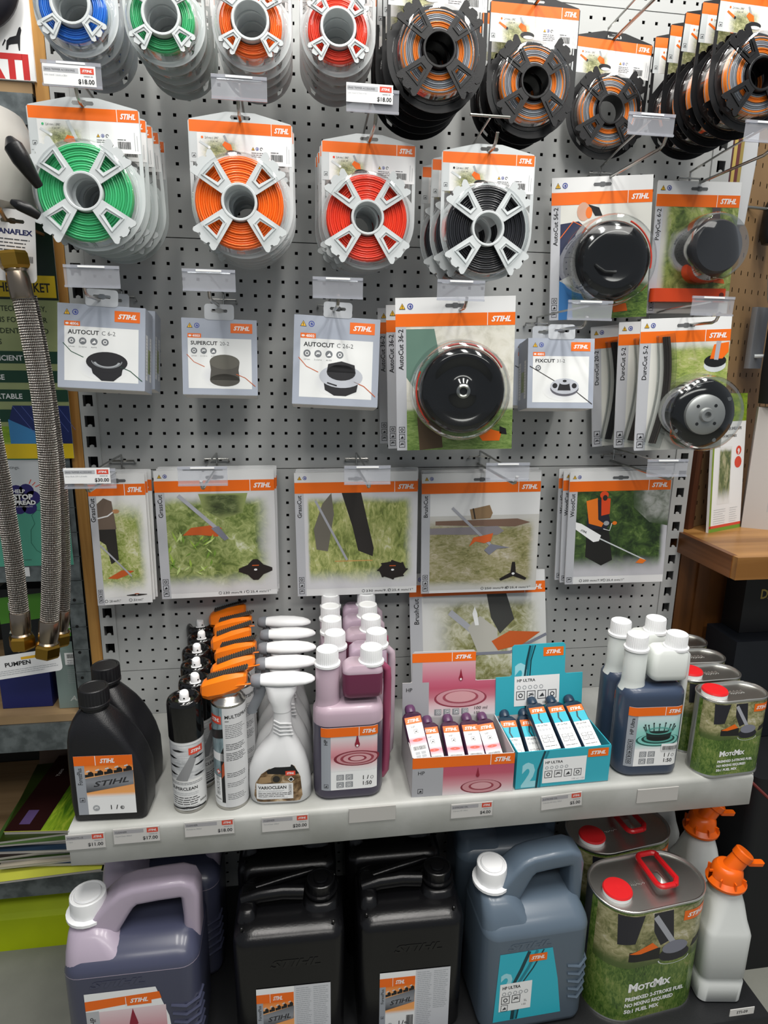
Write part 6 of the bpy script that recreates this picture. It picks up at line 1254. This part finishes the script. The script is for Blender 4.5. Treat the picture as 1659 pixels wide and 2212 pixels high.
hose([A_(-62, 640, -170), A_(-40, 800, -170), A_(-16, 940, -170), A_(6, 1060, -170), A_(27, 1190, -170), A_(40, 1300, -170), A_(45, 1352, -170)], 14, 'braided steel hose entering from the left edge of the view')
p = G(); w, h = 62, 100; p.text('MANAFLEX', 0, h-34, 7, mat('tag_navy', '#1a2050', .4), 2, al='c', bold=.04, w=54); p.fine(-26, h-42, 50, 4, 5, INK, 2, 1.5, .2); p.barcode(-26, h-72, 52, 9, BLK, 2)
g = G().plate(rr(-w/2, w/2, 0, h, 7, 3), [[(a_, b_+h-16) for a_, b_ in euro(30)][::-1]], 1.2, mat('tag_white', '#d3d3d3', .4)).add(p, flat(y=-1.2))
a = at(34, 600, y=-176); thing('hang_tag', g.mesh('hang_tag', smooth=False), a.x-3, -172, a.z-5, 'white barcode tag hanging above the front braided hose', 'hang tag', ry=4)
thing('peg_hook', G().tube([(0, 150, 4), (0, 0, 0), (0, -14, 10)], 3.2, mat('bronze_wire', '#8c6f50', .3, .8), 8).mesh('peg_hook'), a.x-6, -176, a.z+81, 'bronze coloured wire hook through the barcode tag', 'hook')
def carton(w, d, h, m, pr=None, side=None):
    g = G().box(-w/2, w/2, 0, d, 0, h, m)
    if pr: g.add(pr, flat())
    return g.mesh('carton', smooth=False)
p = G(); AG = mat('argo_grey_green', '#7f908c', .45); p.rect(14-40, 96, 64, 26, WHT, 1); p.barcode(-22, 110, 50, 9, BLK, 2); p.fine(-22, 105, 50, 4, 4, INK, 2, 1.1); p.fine(-24, 84, 30, 8, 4, LGREY, 1, .9); p.barcode(-4, 66, 22, 14, INK, 1); p.text('ARGO', -24, 16, 11, mat('argo_letters', '#c9cdc9', .4), 1, bold=.02, ital=.2, w=52)
thing('product_carton', carton(92, 150, 128, AG, p), -424-46+46, 18, -908, 'grey green carton with a barcode sticker and pale capitals on the rack shelf', 'carton')
thing('product_carton', carton(96, 60, 96, mat('carton_navy', '#1c2462', .45)), -535, 30, -908, 'dark blue carton on the rack shelf beside the grey green one', 'carton')
p = G(); p.rect(-80, 0, 160, 150, mat('carton_black', '#15181a', .4), 1); p.poly([(-80, 76), (80, 96), (80, 148), (-80, 132)], mat('carton_lime', '#4f8f2c', .4), 2); p.text('KE', 4, 80, 54, mat('carton_letter_silver', '#b9bfb4', .35), 3, bold=.06, ital=.1, w=64); p.text('Z', -66, 60, 60, mat('carton_letter_silver', '#b9bfb4', .35), 3, bold=.06, w=44); p.rect(30, 44, 40, 30, mat('carton_lime2', '#5aa83c', .4), 3); p.text('WEED', 33, 62, 7, WHT, 4, bold=.03); p.text('FOR', 36, 51, 7, WHT, 4, bold=.03)
p.poly(circ(-52, 24, 11, n=12), mat('carton_cream', '#d9cfae', .4), 3); p.ring(-52, 24, 3, 6, mat('carton_black', '#15181a', .4), 4)
thing('product_carton', carton(160, 90, 150, mat('carton_black', '#15181a', .4), p), -500, 60, -812, 'black carton with lime band and silver letters behind the hose ends', 'carton')
thing('product_carton', carton(110, 60, 82, mat('carton_plain', '#8c6f4e', .6)), -500, 96, -894, 'plain carton carrying the black and lime one', 'carton')
p = G(); p.text('PUMPEN', -34, 22, 8, BLK, 2, bold=.03, w=46); p.rect(-4, 32, 34, 5, YEL, 2); p.text('PE', 34, 30, 8, INK, 2, bold=.02); p.fine(-60, 14, 120, 3, 3.6, LGREY, 2, .9); p.poly(circ(-54, 28, 9, n=12), mat('tag_navy', '#1a2050', .4), 2)
thing('pump_tag', G().plate(rr(-66, 66, 0, 44, 7, 3), [], 1, WHT).add(p, flat(y=-1)).mesh('pump_tag', smooth=False), -492, -60, -792, 'curled white pump tag behind the brass hose nuts', 'hang tag', ry=-7, rx=-8)
MGC = ['#2c3a14', '#c9cc4e', '#1c1412', '#24364a', '#b0a898', '#3f5c2a', '#1a1c22', '#8f8b84']
rd = random.Random(3); zz = -1257
cov = G()
for i in range(14):
    th = rd.uniform(3, 8); g = G().box(-110, 110, 0, 260, 0, th-.6, mat('magazine_pages', '#b4b0a8', .6)); q = mat('magazine_cover_%d' % (i % 6), MGC[i % 6], .3); g.box(-111, 111, -1, 261, th-.6, th, q)
    if i == 13:
        c_ = G(); c_.rect(-111, 0, 222, 262, photo('magazine_field', ['#1f3a0c', '#4f7a1c', '#8fae2c', '#c4cc50'], scale=5, streak=(3, .6), fade=(0, 0, 0, 0)), 1); c_.rect(-111, 0, 74, 262, mat('magazine_maroon', '#2a1414', .3), 2); c_.text('Yates', -76, 180, 9, WHT, 3, rot=PI/2); c_.rect(-90, 20, 22, 44, mat('magazine_violet', '#5c4a78', .3), 3); g.add(c_, lambda x, y, z: (x, z, th-y))
    thing('brochure', g.mesh('brochure', smooth=False), -500+rd.uniform(-12, 14), -40+rd.uniform(-14, 12)+i*1.5, zz, ['glossy brochure with green fields, topmost of the pile on the low rack shelf', 'brochure in the spread pile on the low rack shelf'][i != 13], 'brochure', 'brochures on the low rack shelf', rz=rd.uniform(-7, 5)); zz += th+.3
thing('card_folder', G().box(-105, 105, 0, 8, 0, 190, mat('folder_brown', '#4a3524', .6)).mesh('card_folder'), -520, 240, -1258, 'brown card folder leaning at the back of the low rack shelf', 'folder', rx=-18)
thing('product_carton', carton(100, 60, 250, mat('carton_tan', '#75512e', .6)), -452, 150, -1259, 'tan carton in the shadow at the back of the low rack shelf', 'carton')

# ================================================================ bay to the right
CNT = wood('counter_wood', '#a87a44', '#7d5426', 0, 26, .35); CNTD = wood('counter_edge_dark', '#7c4f2c', '#583418', 1, 40, .4); CAB = wood('cabinet_wood', '#6d4420', '#4a2c12', 2, 26, .4)
cg = G().box(852, 1900, -176, 330, -577, -561, CNT)
thing('wooden_counter', [('top_board', cg.mesh('top_board', smooth=False)), ('front_edge', G().box(846, 1900, -190, -176, -604, -559, CNT).mesh('front_edge', smooth=False), [], 'golden front edging'), ('side_edge', G().box(844, 856, -176, 30, -604, -559, CNTD).mesh('side_edge', smooth=False), [], 'reddish side edging')], 0, 0, 0, 'wooden counter shelf at the right with a golden front edge', 'counter', rz=0)
thing('wood_cabinet', [('side_panel', G().box(862, 1400, 6, 22, -FZ, -606, CAB).mesh('side_panel', smooth=False)), ('stile', G().box(905, 935, 0, 6, -FZ, -606, CAB).mesh('stile', smooth=False))], 0, 0, 0, 'brown wooden cabinet panel under the counter', 'cabinet')
HB = mat('hardboard_brown', '#8f7350', .55, vary=('#7d6242', 4, .2))
def hardboard(x0, x1, z0, z1, p=26, w=3, h=9):
    g = G(); xs = [x0]; zs = [z0]; x = x0+16
    while x < x1-10: xs += [x-w/2, x+w/2]; x += p
    z = z0+20
    while z < z1-10: zs += [z-h/2, z+h/2]; z += p*1.35
    xs.append(x1); zs.append(z1); nx = len(xs)
    return g._q([(a, 0, b) for b in zs for a in xs], [(j*nx+i, j*nx+i+1, (j+1)*nx+i+1, (j+1)*nx+i) for j in range(len(zs)-1) for i in range(nx-1) if not (i % 2 and j % 2)], HB)
hb = hardboard(16, 760, 0, 1300); hbb = G().box(0, 760, 12, 18, 0, 1300, DARK)
thing('hardboard_panel', [('board', hb.mesh('board', smooth=False)), ('frame_post', G().box(-4, 16, -8, 12, 0, 1300, wood('frame_dark', '#5a3422', '#3f2416', 2, 40)).mesh('frame_post', smooth=False), [], 'dark wooden frame post'), ('frame_post', G().box(760, 780, -8, 12, 0, 1300, wood('frame_dark', '#5a3422', '#3f2416', 2, 40)).mesh('frame_post', smooth=False), [], 'dark wooden frame post'), ('backing', hbb.mesh('backing', smooth=False))], 880, 30, -560, 'brown perforated hardboard angled back behind the counter', 'hardboard panel', rz=25)
p = G(); w, h = 116, 300; p.rect(-w/2, 0, w, h, WHT, 1); p.rect(-w/2, h*.8, w, h*.2, photo('carton_field', ['#3f5c14', '#7f9a24', '#a8b83c'], scale=5, fade=(0, 0, 0, 0)), 2); p.rect(-w/2, 0, w, 8, mat('carton_green_foot', '#6f9a34', .4), 2); p.rect(-w/2, 8, w, 6, RED, 3); p.rect(-w/2+24, 60, 46, 126, photo('carton_photo', ['#2c2a3a', '#5a6a3a', '#a0a078', '#c4b49a'], scale=4, fade=(.1, .1, .3, .1)), 3); p.rect(-w/2, 0, 6, h, photo('carton_field', [], 1), 3)
p.text('ENJOY LONGER SHELF LIFE', -6, 222, 6, INK, 4, al='c', w=96, bold=.02); p.text('WITH MOTOMIX', -6, 206, 6, INK, 4, al='c', w=64, bold=.02); p.poly(circ(36, 150, 13, n=14), RED, 4); p.poly(circ(36, 176, 10, n=14), RED, 4); p.text('9', 36, 168, 12, WHT, 5, al='c', bold=.04); p.fine(-w/2+14, 48, 44, 7, 5, LGREY, 4, .8); p.fine(14, 48, 30, 7, 5, LGREY, 4, .8)
thing('product_carton', carton(w, 6, h, WHT, p), 962, 12, -561, 'tall leaflet display board with red badges leaning on the counter', 'display board', rz=22, rx=-5)
p = G(); 
for i in range(3): p.line([(8+i*6, 40), (8+i*6, 40+34-i*5)], 1.2, LGREY, 1)
g = G().box(-38, 38, 0, 30, 0, 270, mat('carton_pale', '#b9b4b0', .5)).add(p, flat())
thing('product_carton', g.mesh('carton', smooth=False), 1050, 12, -561, 'tall plain pale carton standing on the wooden counter', 'carton', rz=-30)
p = G(); p.text('DAVIS', -6, 78, 22, mat('gilt', '#b09a4c', .4), 2, bold=.02, w=66)
thing('product_carton', carton(90, 60, 128, mat('carton_near_black', '#121214', .5), p), 1015, -70, -772, 'near-black carton with gold capital letters below the counter', 'carton')
thing('product_carton', carton(150, 100, 230, mat('carton_blue_black', '#14181f', .5)), 1010, -112, -1003, 'dark blue-black carton under the gold-lettered one', 'carton')
thing('storage_bin', G().body([(0, -200, 240, -100, 120, 20), (495, -215, 255, -115, 120, 20)], mat('bin_black', '#101216', .6), 4).mesh('storage_bin'), 1130, -134, -FZ, 'large black bin in the shadow right of the base shelf', 'bin')
thing('red_cord', G().tube([(0, 0, 0), (60, -90, -58), (130, -190, -136)], 3, mat('cord_dark_red', '#5c1a16', .5), 8).mesh('red_cord'), 872, -262, -980, 'thin dark red cord slanting down beyond the white shelf', 'cord')
# tools hanging on the hardboard
def put(px, py, y): v = at(px, py, y=y); return v.x, v.y, v.z
thing('grey_sleeve', G().body([(0, -22, 22, -10, 4, 3), (128, -22, 22, -10, 4, 3)], mat('sleeve_grey', '#8a8d92', .35, .4), 2).tube([(-10, -10, 26), (24, -50, 28)], 4, PALEP, 8).mesh('grey_sleeve'), *put(1622, 796, 70), 'flat grey metal sleeve hanging on the hardboard', 'sleeve', rz=20)
thing('fabric_bundle', G().loft([[(x*s_+c, y*s2, z) for x, y in rr(-1, 1, -1, 1, .5, 3)] for z, s_, s2, c in ((0, 34, 22, 4), (60, 36, 24, 4), (150, 34, 24, 2), (220, 26, 20, -4), (290, 16, 12, -6))], mat('fabric_black', '#101013', .8)).mesh('fabric_bundle'), *put(1674, 872, 24), 'black fabric bundle hanging at the right edge', 'bundle')
thing('fabric_flap', G().loft([[(x, y, z) for x, y in rr(a_, b_, -5, 5, 4, 3)] for z, a_, b_ in ((0, 10, 40), (60, -16, 40), (100, -22, 40))], mat('flap_grey', '#9a9c9e', .6)).mesh('fabric_flap'), *put(1664, 712, 6), 'pale grey flap over the black fabric bundle', 'flap')
thing('black_tool', G().body([(0, -16, 18, -14, 14, 12), (16, -24, 24, -18, 18, 16), (70, -22, 22, -16, 16, 14), (96, -10, 10, -10, 10, 8)], BLKP, 5).mesh('black_tool'), *put(1664, 528, 60), 'black rounded tool handle at the right edge beside the blister packs', 'tool')
thing('wall_peg', G().tube([(0, 50, 0), (0, 0, 0), (80, -4, -4)], 3, STEEL, 8).mesh('wall_peg'), *put(1604, 446, 60), 'steel peg rail on the hardboard near the blister with the orange bar', 'peg')
thing('pale_sleeve', G().body([(0, -22, 22, -6, 6, 3), (120, -28, 28, -8, 8, 3), (240, -26, 26, -6, 6, 3)], mat('back_bottle_white', '#b4b6b8', .4), 3).mesh('pale_sleeve'), *put(1584, 486, 44), 'pale sleeve glimpsed between the right upright and the hardboard', 'sleeve')
for i, c_ in enumerate(['#4a2228', '#b09a50', '#5a2a2a', '#8a7a40']):
    thing('long_strip', G().box(-3.5, 3.5, 0, 12, 0, 520, mat('strip_colour_%d' % i, c_, .5)).mesh('long_strip', smooth=False), 862+i*9, 10+i*3, -200, ['thin maroon strip beside the right upright', 'thin mustard strip beside the right upright', 'thin brown strip beside the right upright', 'thin olive strip beside the right upright'][i], 'strip', 'upright strips stored behind the bay')
